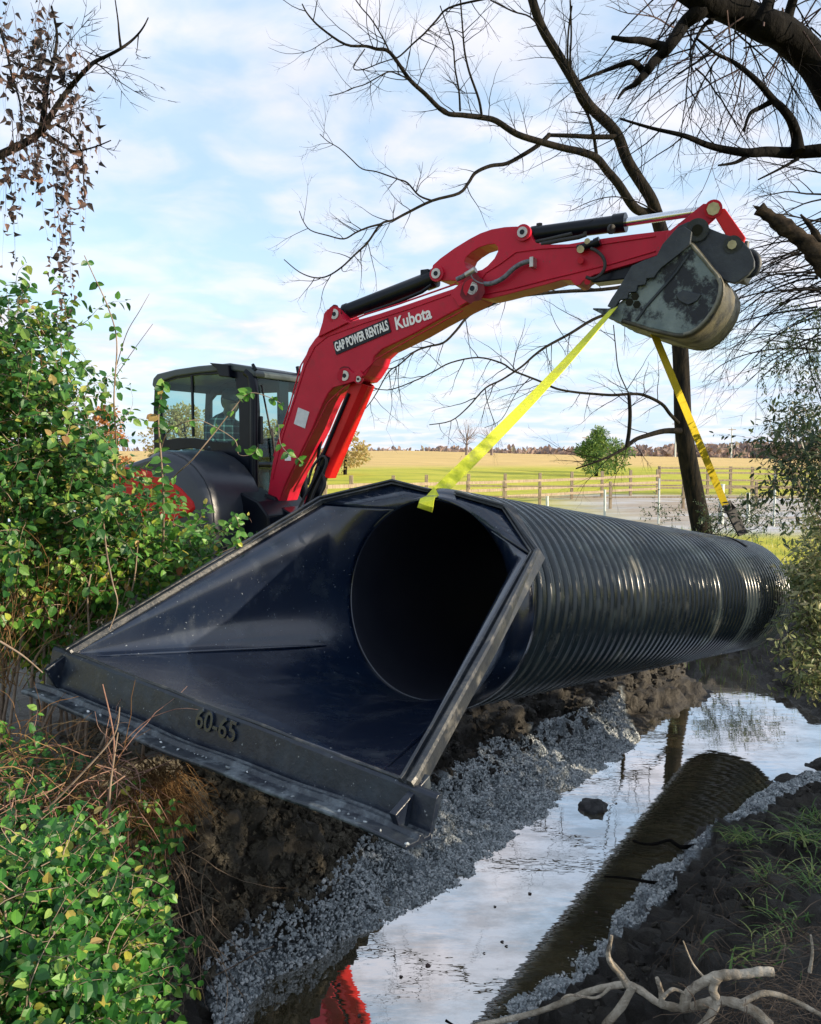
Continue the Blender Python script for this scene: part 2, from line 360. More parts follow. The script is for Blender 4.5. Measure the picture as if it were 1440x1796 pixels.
def twig(mb, p, d, length, r, depth, wander=.35, grav=.1, spread=.8, seg=.12, sides=4, kids=3, tips=None):
    n = max(3, int(length / seg)); pts = [Vector(p)]; d = Vector(d).normalized(); rad = [r]
    kidat = sorted(rng.uniform(.15, .95) for _ in range(kids)) if depth > 0 else []
    ki = 0
    for i in range(n):
        d = (d + rvec() * wander * .45 + Vector((0, 0, grav * .25))).normalized()
        pts.append(pts[-1] + d * (length / n)); rad.append(r * (1 - .75 * (i + 1) / n))
        while ki < len(kidat) and kidat[ki] <= (i + 1) / n:
            ki += 1; dd = (d + d.cross(rvec()).normalized() * spread * rng.uniform(.6, 1.2)).normalized()
            twig(mb, pts[-1], dd, length * rng.uniform(.35, .65) * (1.1 - .4 * (i + 1) / n), max(rad[-1] * .7, .0022), depth - 1, wander, grav, spread, seg, max(3, sides - 1), kids, tips)
    if tips is not None: tips.append((pts[-1], d)); tips.append((pts[len(pts) // 2], d))
    mb.tube(pts, rad, sides, cap=False)
def limb(mb, twigs, pxs, Ys, r0, r1, den=0, tl=.8, tr=.006, sides=8, depth=2, grav=.1, wob=.35, kids=3, spread=.9, tips=None, sub=4):
    n = len(pxs)
    if not hasattr(Ys, '__len__'): Ys = (Ys, Ys)
    yy = [Ys[0] + (Ys[1] - Ys[0]) * i / (n - 1) + (math.sin(i * 1.9 + pxs[0][0]) * .06) * (0 if i == 0 else 1) for i in range(n)]
    P = [W(a, b, y) for (a, b), y in zip(pxs, yy)]; rr = [r0 + (r1 - r0) * (i / (n - 1)) ** .8 for i in range(n)]
    pts, rad = smooth_path(P, sub, rr); mb.tube(pts, rad, sides)
    if den and twigs is not None:
        L = sum((pts[i + 1] - pts[i]).length for i in range(len(pts) - 1))
        for _ in range(int(L * den)):
            i = int(rng.uniform(.1, 1) * (len(pts) - 2)); t = (pts[i + 1] - pts[i]).normalized()
            dd = (t * .6 + t.cross(rvec()).normalized() * spread).normalized()
            twig(twigs, pts[i], dd, tl * rng.uniform(.4, 1.15), min(tr, rad[i] * .7), depth, wob, grav, tips=tips, kids=kids)
    return pts
# ------------------------------------------------------------------ terrain
ctrl = []
def cp(px, py, z, base=None): p = WZ(px, py, z); ctrl.append((p.x, p.y, z))
def cw(x, y, z): ctrl.append((x, y, z + .14 * min(1, max(0, (z - .3) / .6))))
# stream bed centre
for px, py in ((640, 1790), (760, 1740), (850, 1660), (950, 1580), (1040, 1500), (1120, 1420), (1180, 1340), (1260, 1270), (1300, 1225), (1300, 1290), (1380, 1285), (1250, 1190), (1230, 1168), (1275, 1170)): cp(px, py, -.14)
for px, py in ((620, 1715), (560, 1796), (700, 1690), (650, 1796), (520, 1796)): cp(px, py, -.1)
# left waterline
for px, py in ((500, 1796), (560, 1760), (600, 1712)): cp(px, py, -.16)
for px, py in ((415, 1796), (440, 1755), (480, 1712), (585, 1655), (690, 1610), (730, 1590), (850, 1530), (930, 1450), (1000, 1390), (1100, 1315), (1140, 1260), (1230, 1190)): cp(px, py, .0)
# foot of the soil wall behind the gravel bar
for px, py in ((345, 1760), (420, 1680), (560, 1600), (640, 1500), (760, 1400), (950, 1300), (1080, 1245)): cp(px, py, .22)
# top of the soil wall (under the culvert)
wl = [WZ(345, 1760, .22), WZ(420, 1680, .22), WZ(560, 1600, .22), WZ(640, 1500, .22), WZ(760, 1400, .22), WZ(950, 1300, .22), WZ(1080, 1245, .2)]
for i, p in enumerate(wl):
    for dx, dy, z in ((-.24, .22, .75), (-.42, .40, 1.0), (-1.1, 1.0, 1.12)):
        k = .75 if i >= 4 else 1; cw(p.x + dx, p.y + dy, z * k)
for x, y, z in ((-1.2, 3.6, .25), (-1.35, 3.6, .7), (-1.15, 3.0, .2), (-1.55, 3.0, .85), (-1.05, 2.3, .25), (-1.5, 2.0, 1.0), (-.6, 1.2, 1.0), (0, .5, 1.3), (0, -1, 1.35), (-2.2, 3.2, 1.15), (-2.3, 1.5, 1.3), (-3, 5, 1.2), (-3.5, 3, 1.25), (-6, 4, 1.3), (-5, 8, 1.25), (-1.5, 9.5, 1.2), (-2.8, 7.2, 1.15), (-6, 11, 1.2), (0.6, 9.3, 1.0), (2.6, 11.2, 1.0), (1.2, 10.2, 1.1), (0, 3.6, -.12), (-.3, 2.7, -.08), (-.1, 1.9, .2), (-8, -2, 1.4), (-3, -3, 1.4), (3, -3, 1.4), (8, -3, 1.4)): cw(x, y, z)
# rear end of the ditch under the shrub and beyond
for x, y, z in ((4.4, 10.6, -.14), (4.6, 12.0, -.14), (4.8, 12.9, .0), (3.7, 11.6, .6), (3.3, 10.6, .55), (4.0, 13.0, .9), (5.0, 14.0, 1.15), (6, 14.2, 1.1), (5.3, 10.7, .4), (5.8, 12.2, .7), (6.4, 10.2, .8), (8, 12, 1.0), (5.2, 9.4, .16)): cw(x, y, z)
# right bank: foot and top
for px, py in ((880, 1796), (1010, 1700), (1080, 1640), (1130, 1580), (1190, 1510), (1250, 1450), (1330, 1395), (1440, 1335)): cp(px, py, .04)
for px, py, z in ((930, 1796, .2), (1060, 1725, .3), (1150, 1640, .45), (1215, 1540, .45), (1290, 1460, .5), (1400, 1390, .5), (1100, 1790, .75), (1200, 1700, .95), (1270, 1600, .95), (1330, 1500, .85), (1440, 1430, .75), (1200, 1796, 1.05), (1330, 1700, 1.12), (1440, 1600, 1.15)): cp(px, py, z)
for x, y, z in ((5.4, 8.3, .1), (6.2, 8.9, .5), (6.6, 8.0, .8), (5.2, 7.0, .5), (5.5, 5.5, 1.1), (4, 4, 1.2), (2.5, 2, 1.3), (8, 4, 1.2), (8, 7, 1.1), (9, 9.5, 1.0), (10, 11, 1.1), (1, 1.6, 1.2), (2, 0, 1.35), (4.75, 8.7, -.06)): cw(x, y, z)
# meadow
for x, y, z in ((-14, 6, 1.2), (14, 5, 1.2), (-12, 16, 1.1), (0, 15, 1.05), (5, 15, 1.0), (12, 16, .95), (-14, 30, .9), (0, 30, .82), (14, 30, .8), (-25, 45, .95), (0, 45, .75), (25, 45, .7), (-40, 60, 1.6), (0, 60, 1.55), (30, 60, 1.1), (60, 60, 1.0),
                (-60, 95, 3.0), (0, 95, 2.75), (45, 95, 1.7), (90, 95, 1.5), (-80, 140, 4.0), (0, 140, 3.75), (50, 140, 2.6), (90, 140, 1.9), (-90, 190, 3.0), (0, 190, 2.6), (90, 190, 1.4), (-14, -6, 1.4), (14, -6, 1.4), (30, 10, 1.2), (-30, 10, 1.3)): cw(x, y, z)
def inpoly(x, y, poly):
    c = False; n = len(poly)
    for i in range(n):
        x1, y1 = poly[i][:2]; x2, y2 = poly[i - 1][:2]
        if (y1 > y) != (y2 > y) and x < (x2 - x1) * (y - y1) / (y2 - y1) + x1: c = not c
    return c
left_bar = [(395, 1810), (350, 1740), (400, 1665), (540, 1590), (600, 1510), (690, 1440), (800, 1375), (960, 1290), (1090, 1245), (1130, 1290), (1090, 1320), (1010, 1385), (960, 1440), (900, 1500), (850, 1535), (760, 1575), (725, 1600), (735, 1625), (690, 1640), (620, 1640), (590, 1665), (530, 1700), (490, 1740), (460, 1810)]
right_bar = [(860, 1720), (930, 1690), (1010, 1640), (1060, 1590), (1110, 1530), (1180, 1480), (1230, 1455), (1290, 1400), (1400, 1350), (1440, 1345), (1440, 1400), (1300, 1440), (1250, 1500), (1180, 1570), (1110, 1660), (1030, 1720), (900, 1790), (850, 1790)]
C = np.array(ctrl)
def kern(r): return r
CS = C[:, :2]
A = kern(np.linalg.norm(CS[:, None] - CS[None], axis=2)); nC = len(C)
Q = np.hstack([np.ones((nC, 1)), CS]); K = np.block([[A + np.eye(nC) * .002, Q], [Q.T, np.zeros((3, 3))]])
coef = np.linalg.solve(K, np.concatenate([C[:, 2], np.zeros(3)]))
def hbase(x, y):
    x = np.asarray(x, float); y = np.asarray(y, float); sh = x.shape; P = np.stack([x.ravel(), y.ravel()], 1); out = np.zeros(len(P))
    for k in range(0, len(P), 20000):
        q = P[k:k + 20000]; D = np.linalg.norm(q[:, None] - CS[None], axis=2)
        out[k:k + 20000] = D @ coef[:nC] + coef[nC] + q @ coef[nC + 1:]
    return out.reshape(sh)
def ax(segs):
    v = []
    for a, b, n in segs: v += list(np.linspace(a, b, n, endpoint=False))
    return np.array(v)
xs = np.concatenate([-ax([(12, 20, 12), (20, 60, 20), (60, 260, 20), (260, 700, 6)])[::-1], ax([(-12, -3.2, 90), (-3.2, 5.2, 240), (5.2, 12, 80)])]); xs = np.concatenate([xs, [12.0], ax([(13, 20, 12), (20, 60, 20), (60, 260, 20), (260, 720, 6)])])
ys = np.concatenate([ax([(-60, -8, 14), (-8, 1.4, 40), (1.4, 9.5, 230), (9.5, 14, 60), (14, 30, 50), (30, 80, 50), (80, 200, 40), (200, 900, 12)]), [900]])
GX, GY = np.meshgrid(xs, ys)
GZ = hbase(np.clip(GX, -90, 90), np.clip(GY, -6, 190))
far = np.clip((np.hypot(GX, GY - 40) - 150) / 400, 0, 1)
flat = GZ.ravel(); gx, gy = GX.ravel(), GY.ravel()
det = np.zeros(len(flat)); mudw = np.zeros(len(flat))
for i in range(len(flat)):
    x, y = gx[i], gy[i]
    if -4 < x < 9 and 0 < y < 13.5:
        z = flat[i]
        w = min(1, max(0, (1.3 - z) / .25)) * min(1, max(0, (z + .02) / .12))
        v = Vector((x, y, z))
        d = noise.fractal(v * 2.2, 1, 2, 4) * .10 + noise.fractal(v * 9, .7, 2.1, 5) * .055
        vo = noise.voronoi(v * 7)[0][0]
        det[i] = (d + (.25 - vo) * .16) * (w * .92 + .08)
    else:
        det[i] = noise.noise(Vector((x * .6, y * .6, 0))) * .03
GZb = flat.reshape(GX.shape); dzy, dzx = np.gradient(GZb, ys, xs); nl = np.sqrt(1 + dzx ** 2 + dzy ** 2)
wn = np.where((gx > -4) & (gx < 9) & (gy > 0) & (gy < 13.5), 1.0, 0.0)
gx = gx - (dzx / nl).ravel() * det * wn * 1.3; gy = gy - (dzy / nl).ravel() * det * wn * 1.3
flat = flat + det * np.where(wn > 0, (1 / nl).ravel(), 1)
GZ2 = flat.reshape(GX.shape)
def hz(x, y):
    j = np.searchsorted(xs, x) - 1; i = np.searchsorted(ys, y) - 1
    j = min(max(j, 0), len(xs) - 2); i = min(max(i, 0), len(ys) - 2)
    fx = (x - xs[j]) / (xs[j + 1] - xs[j]); fy = (y - ys[i]) / (ys[i + 1] - ys[i])
    return (GZ2[i, j] * (1 - fx) + GZ2[i, j + 1] * fx) * (1 - fy) + (GZ2[i + 1, j] * (1 - fx) + GZ2[i + 1, j + 1] * fx) * fy
nx, ny = len(xs), len(ys)
me = bpy.data.meshes.new('ground')
me.vertices.add(nx * ny); me.vertices.foreach_set('co', np.stack([gx, gy, flat], 1).ravel())
ii, jj = np.meshgrid(np.arange(ny - 1), np.arange(nx - 1), indexing='ij'); a = (ii * nx + jj).ravel()
Fq = np.stack([a, a + 1, a + nx + 1, a + nx], 1).astype(np.int32)
me.loops.add(Fq.size); me.loops.foreach_set('vertex_index', Fq.ravel()); me.polygons.add(len(Fq)); me.polygons.foreach_set('loop_start', np.arange(len(Fq), dtype=np.int32) * 4)
me.polygons.foreach_set('use_smooth', np.ones(len(Fq), bool)); me.update(calc_edges=True)
def zone(name, w):
    at = me.attributes.new(name, 'FLOAT', 'POINT'); at.data.foreach_set('value', np.clip(w, 0, 1).astype(np.float32))
sm = lambda a, b, x: np.clip((x - a) / (b - a), 0, 1) ** 2 * (3 - 2 * np.clip((x - a) / (b - a), 0, 1))
zb = hbase(np.clip(gx, -90, 90), np.clip(gy, -6, 190))
near = (gx > -5) & (gx < 11) & (gy > -1) & (gy < 14)
polyL = [tuple(WZ(a_, b_, .08))[:2] for a_, b_ in left_bar]; polyR = [tuple(WZ(a_, b_, .1))[:2] for a_, b_ in right_bar]
gw = np.zeros(len(gx))
for i in np.where(near & (zb < .4))[0]:
    if inpoly(gx[i], gy[i], polyL) or inpoly(gx[i], gy[i], polyR): gw[i] = 1
zone('gravelbed', gw * (1 - sm(.28, .36, zb)))
zone('mud', np.where(near, 1 - sm(1.1, 1.36, zb) * sm(9.5, 11.5, gy) , 0) * np.where(gy > 9, 1, 1))
zone('dry', np.where(near, sm(-.02, .25, -(gx - .1)) * sm(.25, .5, zb), 0))  # drier soil on the left wall, lightened further to carry its sky light
zone('tan', sm(-6, 6, gy - (72 + gx * .35)))
zone('yard', sm(18, 22, gy) * (1 - sm(43, 46, gy)) * sm(2, 8, gx - (gy - 20) * .12))
def groundmat():
    m, N, L = newmat('ground')
    out = N.new('ShaderNodeOutputMaterial'); p = N.new('ShaderNodeBsdfPrincipled'); L.new(p.outputs[0], out.inputs[0]); p.inputs['Roughness'].default_value = .85
    def att(n): a_ = N.new('ShaderNodeAttribute'); a_.attribute_name = n; return a_.outputs['Fac']
    def mix(f, a_, b_):
        x = N.new('ShaderNodeMixRGB'); L.new(f, x.inputs[0]); L.new(a_, x.inputs[1]); L.new(b_, x.inputs[2]); return x.outputs[0]
    g = noise_n(N, L, .5, detail=12, rough=.7, stretch=(.35, 1, 1)); gr = ramp(N, [(.3, (.20, .23, .012)), (.5, (.42, .42, .025)), (.7, (.60, .48, .06))]); L.new(g.outputs[0], gr.inputs[0])
    t = noise_n(N, L, .8, detail=12, rough=.75, stretch=(.2, 1.4, 1)); tr = ramp(N, [(.3, (.40, .26, .09)), (.5, (.60, .42, .15)), (.7, (.74, .55, .22))]); L.new(t.outputs[0], tr.inputs[0])
    y = noise_n(N, L, .5, detail=8, rough=.7, stretch=(.3, 1, 1)); yr = ramp(N, [(.35, (.28, .20, .13)), (.5, (.42, .38, .33)), (.6, (.50, .52, .56)), (.72, (.40, .33, .24))]); L.new(y.outputs[0], yr.inputs[0])
    mu = noise_n(N, L, 3.5, detail=12, rough=.75); mr = ramp(N, [(.3, (.010, .008, .007)), (.5, (.028, .024, .019)), (.72, (.065, .056, .042))]); L.new(mu.outputs[0], mr.inputs[0])
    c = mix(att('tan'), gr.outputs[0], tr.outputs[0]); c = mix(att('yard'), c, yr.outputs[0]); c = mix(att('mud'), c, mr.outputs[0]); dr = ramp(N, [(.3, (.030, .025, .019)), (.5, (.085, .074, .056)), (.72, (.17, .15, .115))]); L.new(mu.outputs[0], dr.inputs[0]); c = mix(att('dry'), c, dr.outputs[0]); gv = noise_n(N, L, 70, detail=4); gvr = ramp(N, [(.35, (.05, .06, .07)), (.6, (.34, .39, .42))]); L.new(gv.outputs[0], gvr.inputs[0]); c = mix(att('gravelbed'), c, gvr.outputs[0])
    L.new(c, p.inputs['Base Color'])
    b = N.new('ShaderNodeBump'); b.inputs['Strength'].default_value = 1; b.inputs['Distance'].default_value = .04
    bn = noise_n(N, L, 22, detail=10, rough=.7); L.new(bn.outputs[0], b.inputs['Height']); L.new(b.outputs[0], p.inputs['Normal'])
    r2 = N.new('ShaderNodeMapRange'); L.new(att('mud'), r2.inputs[0]); r2.inputs['To Min'].default_value = .95; r2.inputs['To Max'].default_value = .62; L.new(r2.outputs[0], p.inputs['Roughness'])
    return m
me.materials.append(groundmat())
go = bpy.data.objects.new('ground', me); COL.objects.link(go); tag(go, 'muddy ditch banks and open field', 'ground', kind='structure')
# water surface
mb = MB(); mb.add([(-2.2, 1.2, 0), (12, 1.2, 0), (12, 14, 0), (-2.2, 14, 0)], [(0, 1, 2, 3)]); tag(mb.build('water', M['water']), 'muddy stream water reflecting the sky', 'water', kind='structure')

ZZ_ = Vector((0, 0, 1))
# ------------------------------------------------------------------ gravel
def stone_t(seed):
    r = np.random.RandomState(seed); t = (1 + 5 ** .5) / 2
    v = np.array([(-1, t, 0), (1, t, 0), (-1, -t, 0), (1, -t, 0), (0, -1, t), (0, 1, t), (0, -1, -t), (0, 1, -t), (t, 0, -1), (t, 0, 1), (-t, 0, -1), (-t, 0, 1)], float)
    v /= np.linalg.norm(v[0]); v *= r.uniform(.62, 1.25, (12, 1)); v *= np.array([1, .74, .52])
    f = [(0, 11, 5), (0, 5, 1), (0, 1, 7), (0, 7, 10), (0, 10, 11), (1, 5, 9), (5, 11, 4), (11, 10, 2), (10, 7, 6), (7, 1, 8), (3, 9, 4), (3, 4, 2), (3, 2, 6), (3, 6, 8), (3, 8, 9), (4, 9, 5), (2, 4, 11), (6, 2, 10), (8, 6, 7), (9, 8, 1)]
    return v, np.array(f)
ST = [stone_t(i) for i in range(6)]
def rot_rand(n):
    q = nr.normal(size=(n, 4)); q /= np.linalg.norm(q, axis=1)[:, None]; w, x, y, z = q.T
    return np.stack([1 - 2 * (y * y + z * z), 2 * (x * y - z * w), 2 * (x * z + y * w), 2 * (x * y + z * w), 1 - 2 * (x * x + z * z), 2 * (y * z - x * w), 2 * (x * z - y * w), 2 * (y * z + x * w), 1 - 2 * (x * x + y * y)], 1).reshape(-1, 3, 3)
def scatter_stones(name, polypx, n, s0, s1, m, label, z0=.1, lift=.3, edge=.12, zmax=9):
    poly = [WZ(a_, b_, z0) for a_, b_ in polypx]; X = [p.x for p in poly]; Y = [p.y for p in poly]; loc = []
    tries = 0
    while len(loc) < n and tries < n * 12:
        tries += 1; x = rng.uniform(min(X) - .1, max(X) + .1); y = rng.uniform(min(Y) - .1, max(Y) + .1)
        jx = noise.noise(Vector((x * 3, y * 3, 5))) * edge; jy = noise.noise(Vector((x * 3, y * 3, 9))) * edge
        if not inpoly(x + jx, y + jy, poly): continue
        zz_ = hz(x, y)
        if zz_ < zmax + jx * .5: loc.append((x, y, zz_))
    loc = np.array(loc); k = nr.randint(0, 6, len(loc)); mb = MB(); sz = nr.uniform(s0, s1, len(loc)) ** 1.0
    big = nr.rand(len(loc)) > .93; sz[big] *= 1.5
    Rm = rot_rand(len(loc)) * sz[:, None, None]
    for t in range(6):
        q = k == t
        if q.any():
            l = loc[q].copy(); l[:, 2] += sz[q] * lift; mb.inst(ST[t][0], ST[t][1], Rm[q], l)
    return tag(mb.build(name, m), label, 'gravel', kind='stuff')
scatter_stones('gravel', left_bar, 36000, .0085, .017, M['gravel'], 'grey crushed stone bar along the left side of the water', zmax=.33)
scatter_stones('gravel', right_bar, 15000, .009, .0175, M['gravel'], 'narrow strip of blue grey gravel below the right mud bank')
wet = [(470, 1810), (540, 1720), (620, 1665), (700, 1660), (820, 1640), (760, 1700), (640, 1750), (560, 1810)]
scatter_stones('gravel', wet, 420, .012, .02, M['gravel'], 'loose stones breaking the shallow water surface at the near end', z0=0, lift=.3)
# clods on the soil walls
def clod_t(seed):
    bm = bmesh.new(); bmesh.ops.create_icosphere(bm, subdivisions=2, radius=1); vs = []
    for q in bm.verts: k = 1 + 1.0 * noise.fractal(q.co * 2.2 + Vector((seed * 5.1, 0, 0)), .8, 2, 4); vs.append((q.co.x * k, q.co.y * k * .85, q.co.z * k * .7))
    fs = [[x.index for x in g.verts] for g in bm.faces]; bm.free(); return np.array(vs), np.array(fs)
CT = [clod_t(i) for i in range(5)]
def scatter_clods(name, n, test, s0, s1, m, label, box):
    loc = []; t_ = 0
    while len(loc) < n and t_ < n * 30:
        t_ += 1; x = rng.uniform(box[0], box[1]); y = rng.uniform(box[2], box[3]); z = hz(x, y)
        sl = abs(hz(x + .05, y) - z) + abs(hz(x, y + .05) - z)
        if test(x, y, z) and rng.random() < .15 + sl * 12: loc.append((x, y, z))
    loc = np.array(loc); sz = s0 + (s1 - s0) * nr.rand(len(loc)) ** 2.5; Rm = rot_rand(len(loc)) * sz[:, None, None]; k = nr.randint(0, 5, len(loc)); mb = MB()
    for t in range(5):
        q = k == t
        if q.any(): mb.inst(CT[t][0], CT[t][1], Rm[q], loc[q])
    return tag(mb.build(name, m), label, 'soil', kind='stuff')
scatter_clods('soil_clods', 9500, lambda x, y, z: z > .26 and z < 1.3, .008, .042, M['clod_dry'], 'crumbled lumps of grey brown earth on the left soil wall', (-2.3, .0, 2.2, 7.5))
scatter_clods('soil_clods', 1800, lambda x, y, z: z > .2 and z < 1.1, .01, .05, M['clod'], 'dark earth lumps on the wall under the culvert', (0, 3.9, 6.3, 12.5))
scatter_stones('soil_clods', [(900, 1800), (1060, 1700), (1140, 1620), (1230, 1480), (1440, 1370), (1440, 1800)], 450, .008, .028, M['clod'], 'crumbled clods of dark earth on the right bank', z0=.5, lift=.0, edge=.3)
fl_ = Leaves()
for _ in range(60):
    q = WZ(rng.uniform(560, 1420), rng.uniform(1215, 1796), .004)
    if hz(q.x, q.y) < -.02: fl_.put(q, Vector((rng.uniform(-1, 1), rng.uniform(-1, 1), .02)), ZZ_, rng.uniform(.012, .04))
tag(fl_.build('floating_leaves', M['leaf_dead'], None), 'scattered dead leaves and bits floating on the stream', 'leaves', kind='stuff')
# half-sunk stone
mb = MB(); v, f = stone_t(11)
p = WZ(1040, 1418, 0)
bm = bmesh.new(); bmesh.ops.create_icosphere(bm, subdivisions=3, radius=1)
vs = []
for q in bm.verts:
    c = q.co; k = .11 + .035 * noise.fractal(c * 2.2, 1, 2, 4); vs.append(p + Vector((c.x * k * 1.1, c.y * k, c.z * k * .75)))
mb.add(vs, [[x.index for x in g.verts] for g in bm.faces], smooth=True); bm.free()
mb2 = mb.build('stone', mat('dark_wet_stone', (.02, .02, .022), (.05, .05, .05), 12, rough=.4, bump=.6), origin=p); tag(mb2, 'dark rounded stone half sunk in the bright water', 'stone')

# ------------------------------------------------------------------ culvert
MO = Vector((.09, 4.849, CZ - .887)); yaw, tilt, roll = R_(38.21), R_(7.64), R_(-2.5)
U = Vector((-math.sin(yaw) * math.cos(tilt), -math.cos(yaw) * math.cos(tilt), math.sin(tilt)))
V0 = Vector((math.cos(yaw), -math.sin(yaw), 0)); W0 = V0.cross(U)
if W0.z < 0: W0 = -W0
VV = V0 * math.cos(roll) + W0 * math.sin(roll); WW = -V0 * math.sin(roll) + W0 * math.cos(roll)
def G(u, v, w): return MO + U * u + VV * v + WW * w
def solve_px(px, py, u):
    q = WP(px, py, MO + U * u, U) - MO; return (u, q.dot(VV), q.dot(WW))
cul = empty('culvert', G(-3, 0, -.7), 'black corrugated culvert with wide flared end hanging over the muddy ditch', 'culvert pipe')
RI, RO, LEN = .61, .695, 6.62
# corrugated barrel
mb = MB(); SEG = 112; prof = []
per = .114; u0 = -.19; k = 0
nring = int((LEN - .22) / per)
for i in range(nring):
    for t, r in ((0, RO - .066), (.12, RO - .064), (.18, RO - .034), (.25, RO - .010), (.36, RO), (.48, RO - .003), (.62, RO - .003), (.74, RO), (.85, RO - .010), (.92, RO - .034)):
        prof.append((u0 - (i + t) * per, r))
uend = u0 - nring * per; prof += [(uend, RO - .04), (uend - .03, RO - .035), (uend - .035, RI + .01), (uend - .03, RI)]
vs = []
for u, r in prof:
    for s_ in range(SEG):
        a_ = 2 * math.pi * s_ / SEG; vs.append(G(u, r * math.cos(a_), r * math.sin(a_)))
fs = [(i * SEG + s_, i * SEG + (s_ + 1) % SEG, (i + 1) * SEG + (s_ + 1) % SEG, (i + 1) * SEG + s_) for i in range(len(prof) - 1) for s_ in range(SEG)]
mb.add(vs, fs, 0, True); mb.build('corrugated_barrel', M['pipe'], cul)
def lathe(mb, prof, seg=96, mi=0, smooth=True):
    vs = [G(u, r * math.cos(2 * math.pi * s_ / seg), r * math.sin(2 * math.pi * s_ / seg)) for u, r in prof for s_ in range(seg)]
    fs = [(i * seg + s_, i * seg + (s_ + 1) % seg, (i + 1) * seg + (s_ + 1) % seg, (i + 1) * seg + s_) for i in range(len(prof) - 1) for s_ in range(seg)]
    mb.add(vs, fs, mi, smooth)
mb = MB(); lathe(mb, [(.0, RI), (-.05, RI - .012), (-.3, RI - .012), (-3, RI - .012), (uend - .03, RI - .012)]); mb.build('pipe_bore', M['pipe_in'], cul)
# collar of the flared end
mb = MB(); lathe(mb, [(.0, RI), (.012, RI + .012), (0, RI + .03), (-.03, RI + .035), (-.05, RI + .055), (-.08, .695), (-.12, .697), (-.16, .695), (-.17, .68), (-.17, .63)])
mb.build('collar', M['plastic'], cul)
# flared end: conical skin lofted from the mouth circle to the toe

TOE = 1.60
EL, ER = solve_px(690, 851, -.06), solve_px(886, 895, -.06)
DL, DR = solve_px(566, 884, .17), solve_px(932, 975, .17)
BL, BR = solve_px(131, 1147, TOE), solve_px(703, 1368, TOE)
def lerp(a_, b_, t): return tuple(a_[i] + (b_[i] - a_[i]) * t for i in range(3))
def half(sign, E_, D_, B_, nt=40):
    # rows: parameter t from rim (0) to the centre of the floor (1)
    s0, s1, s2 = [], [], []
    a0 = math.atan2(E_[2], abs(E_[1])); TC = .62
    for i in range(nt + 1):
        t = i / nt
        ang = a0 + (-math.pi / 2 - a0) * t
        r = RI + .004
        s0.append((.005, sign * r * math.cos(ang), r * math.sin(ang)))
        if t <= TC: s2.append(B_)
        else:
            k = (t - TC) / (1 - TC); s2.append((TOE, B_[1] * (1 - k), B_[2] * (1 - k) + (BL[2] + BR[2]) / 2 * k - .0))
        b_ = lerp(s0[-1], s2[-1], .17 / 1.6); w_ = max(0, 1 - t / .42) ** 1.6
        s1.append(lerp(b_, D_, w_))
    return s0, s1, s2
def skin(mb, secs, nsub, mi=0):
    vs = []; rows = 0; n = len(secs[0])
    for k in range(len(secs) - 1):
        m_ = nsub[k]
        for j in range(m_ + (1 if k == len(secs) - 2 else 0)):
            t = j / m_; rows += 1
            for i in range(n):
                p_ = lerp(secs[k][i], secs[k + 1][i], t)
                if k == len(secs) - 2:  # folds pressed into the floor near the mouth
                    f_ = 1 - abs(i / (n - 1) - .5) * 2
                    if f_ > .62:
                        kk = (f_ - .62) / .38 * (1 if i > n / 2 else -1)
                        p_ = (p_[0], p_[1], p_[2] + .020 * math.sin(kk * 17 + t * 2) * max(0, 1 - t * 1.3) ** 1.3 * min(1, t * 9) * min(1, (1 - abs(abs(kk) * 2 - 1)) * 2 + .3))
                vs.append(G(*p_))
    fs = [(r * n + i, r * n + i + 1, (r + 1) * n + i + 1, (r + 1) * n + i) for r in range(rows - 1) for i in range(n - 1)]
    q = fs[(rows // 2) * (n - 1) + n // 2]; nm = (Vector(vs[q[1]]) - Vector(vs[q[0]])).cross(Vector(vs[q[2]]) - Vector(vs[q[0]]))
    if nm.dot(WW) < 0: fs = [f_[::-1] for f_ in fs]
    mb.add(vs, fs, mi, True)
hL, hR = half(-1, EL, DL, BL), half(1, ER, DR, BR); secs = [a_ + b_[::-1][1:] for a_, b_ in zip(hL, hR)]
mb = MB(); skin(mb, secs, (6, 44)); o = mb.build('flared_skin', M['plastic'], cul, fix=False); so = o.modifiers.new('solid', 'SOLIDIFY'); so.thickness = .022; so.offset = -1
for hh_ in (hL, hR):
    k_ = 26; mb = MB(); q0, q1 = hh_[0][k_], hh_[2][k_]; mid = [lerp(q1, q0, t) for t in np.linspace(.04, .86, 14)]
    mb.tube([G(u_, v_, w_ + .003) for u_, v_, w_ in mid], [.002 + .009 * min(1, i / 3) * min(1, (13.4 - i) / 3) for i in range(14)], 8); mb.build('pressed_fold', M['plastic'], cul)
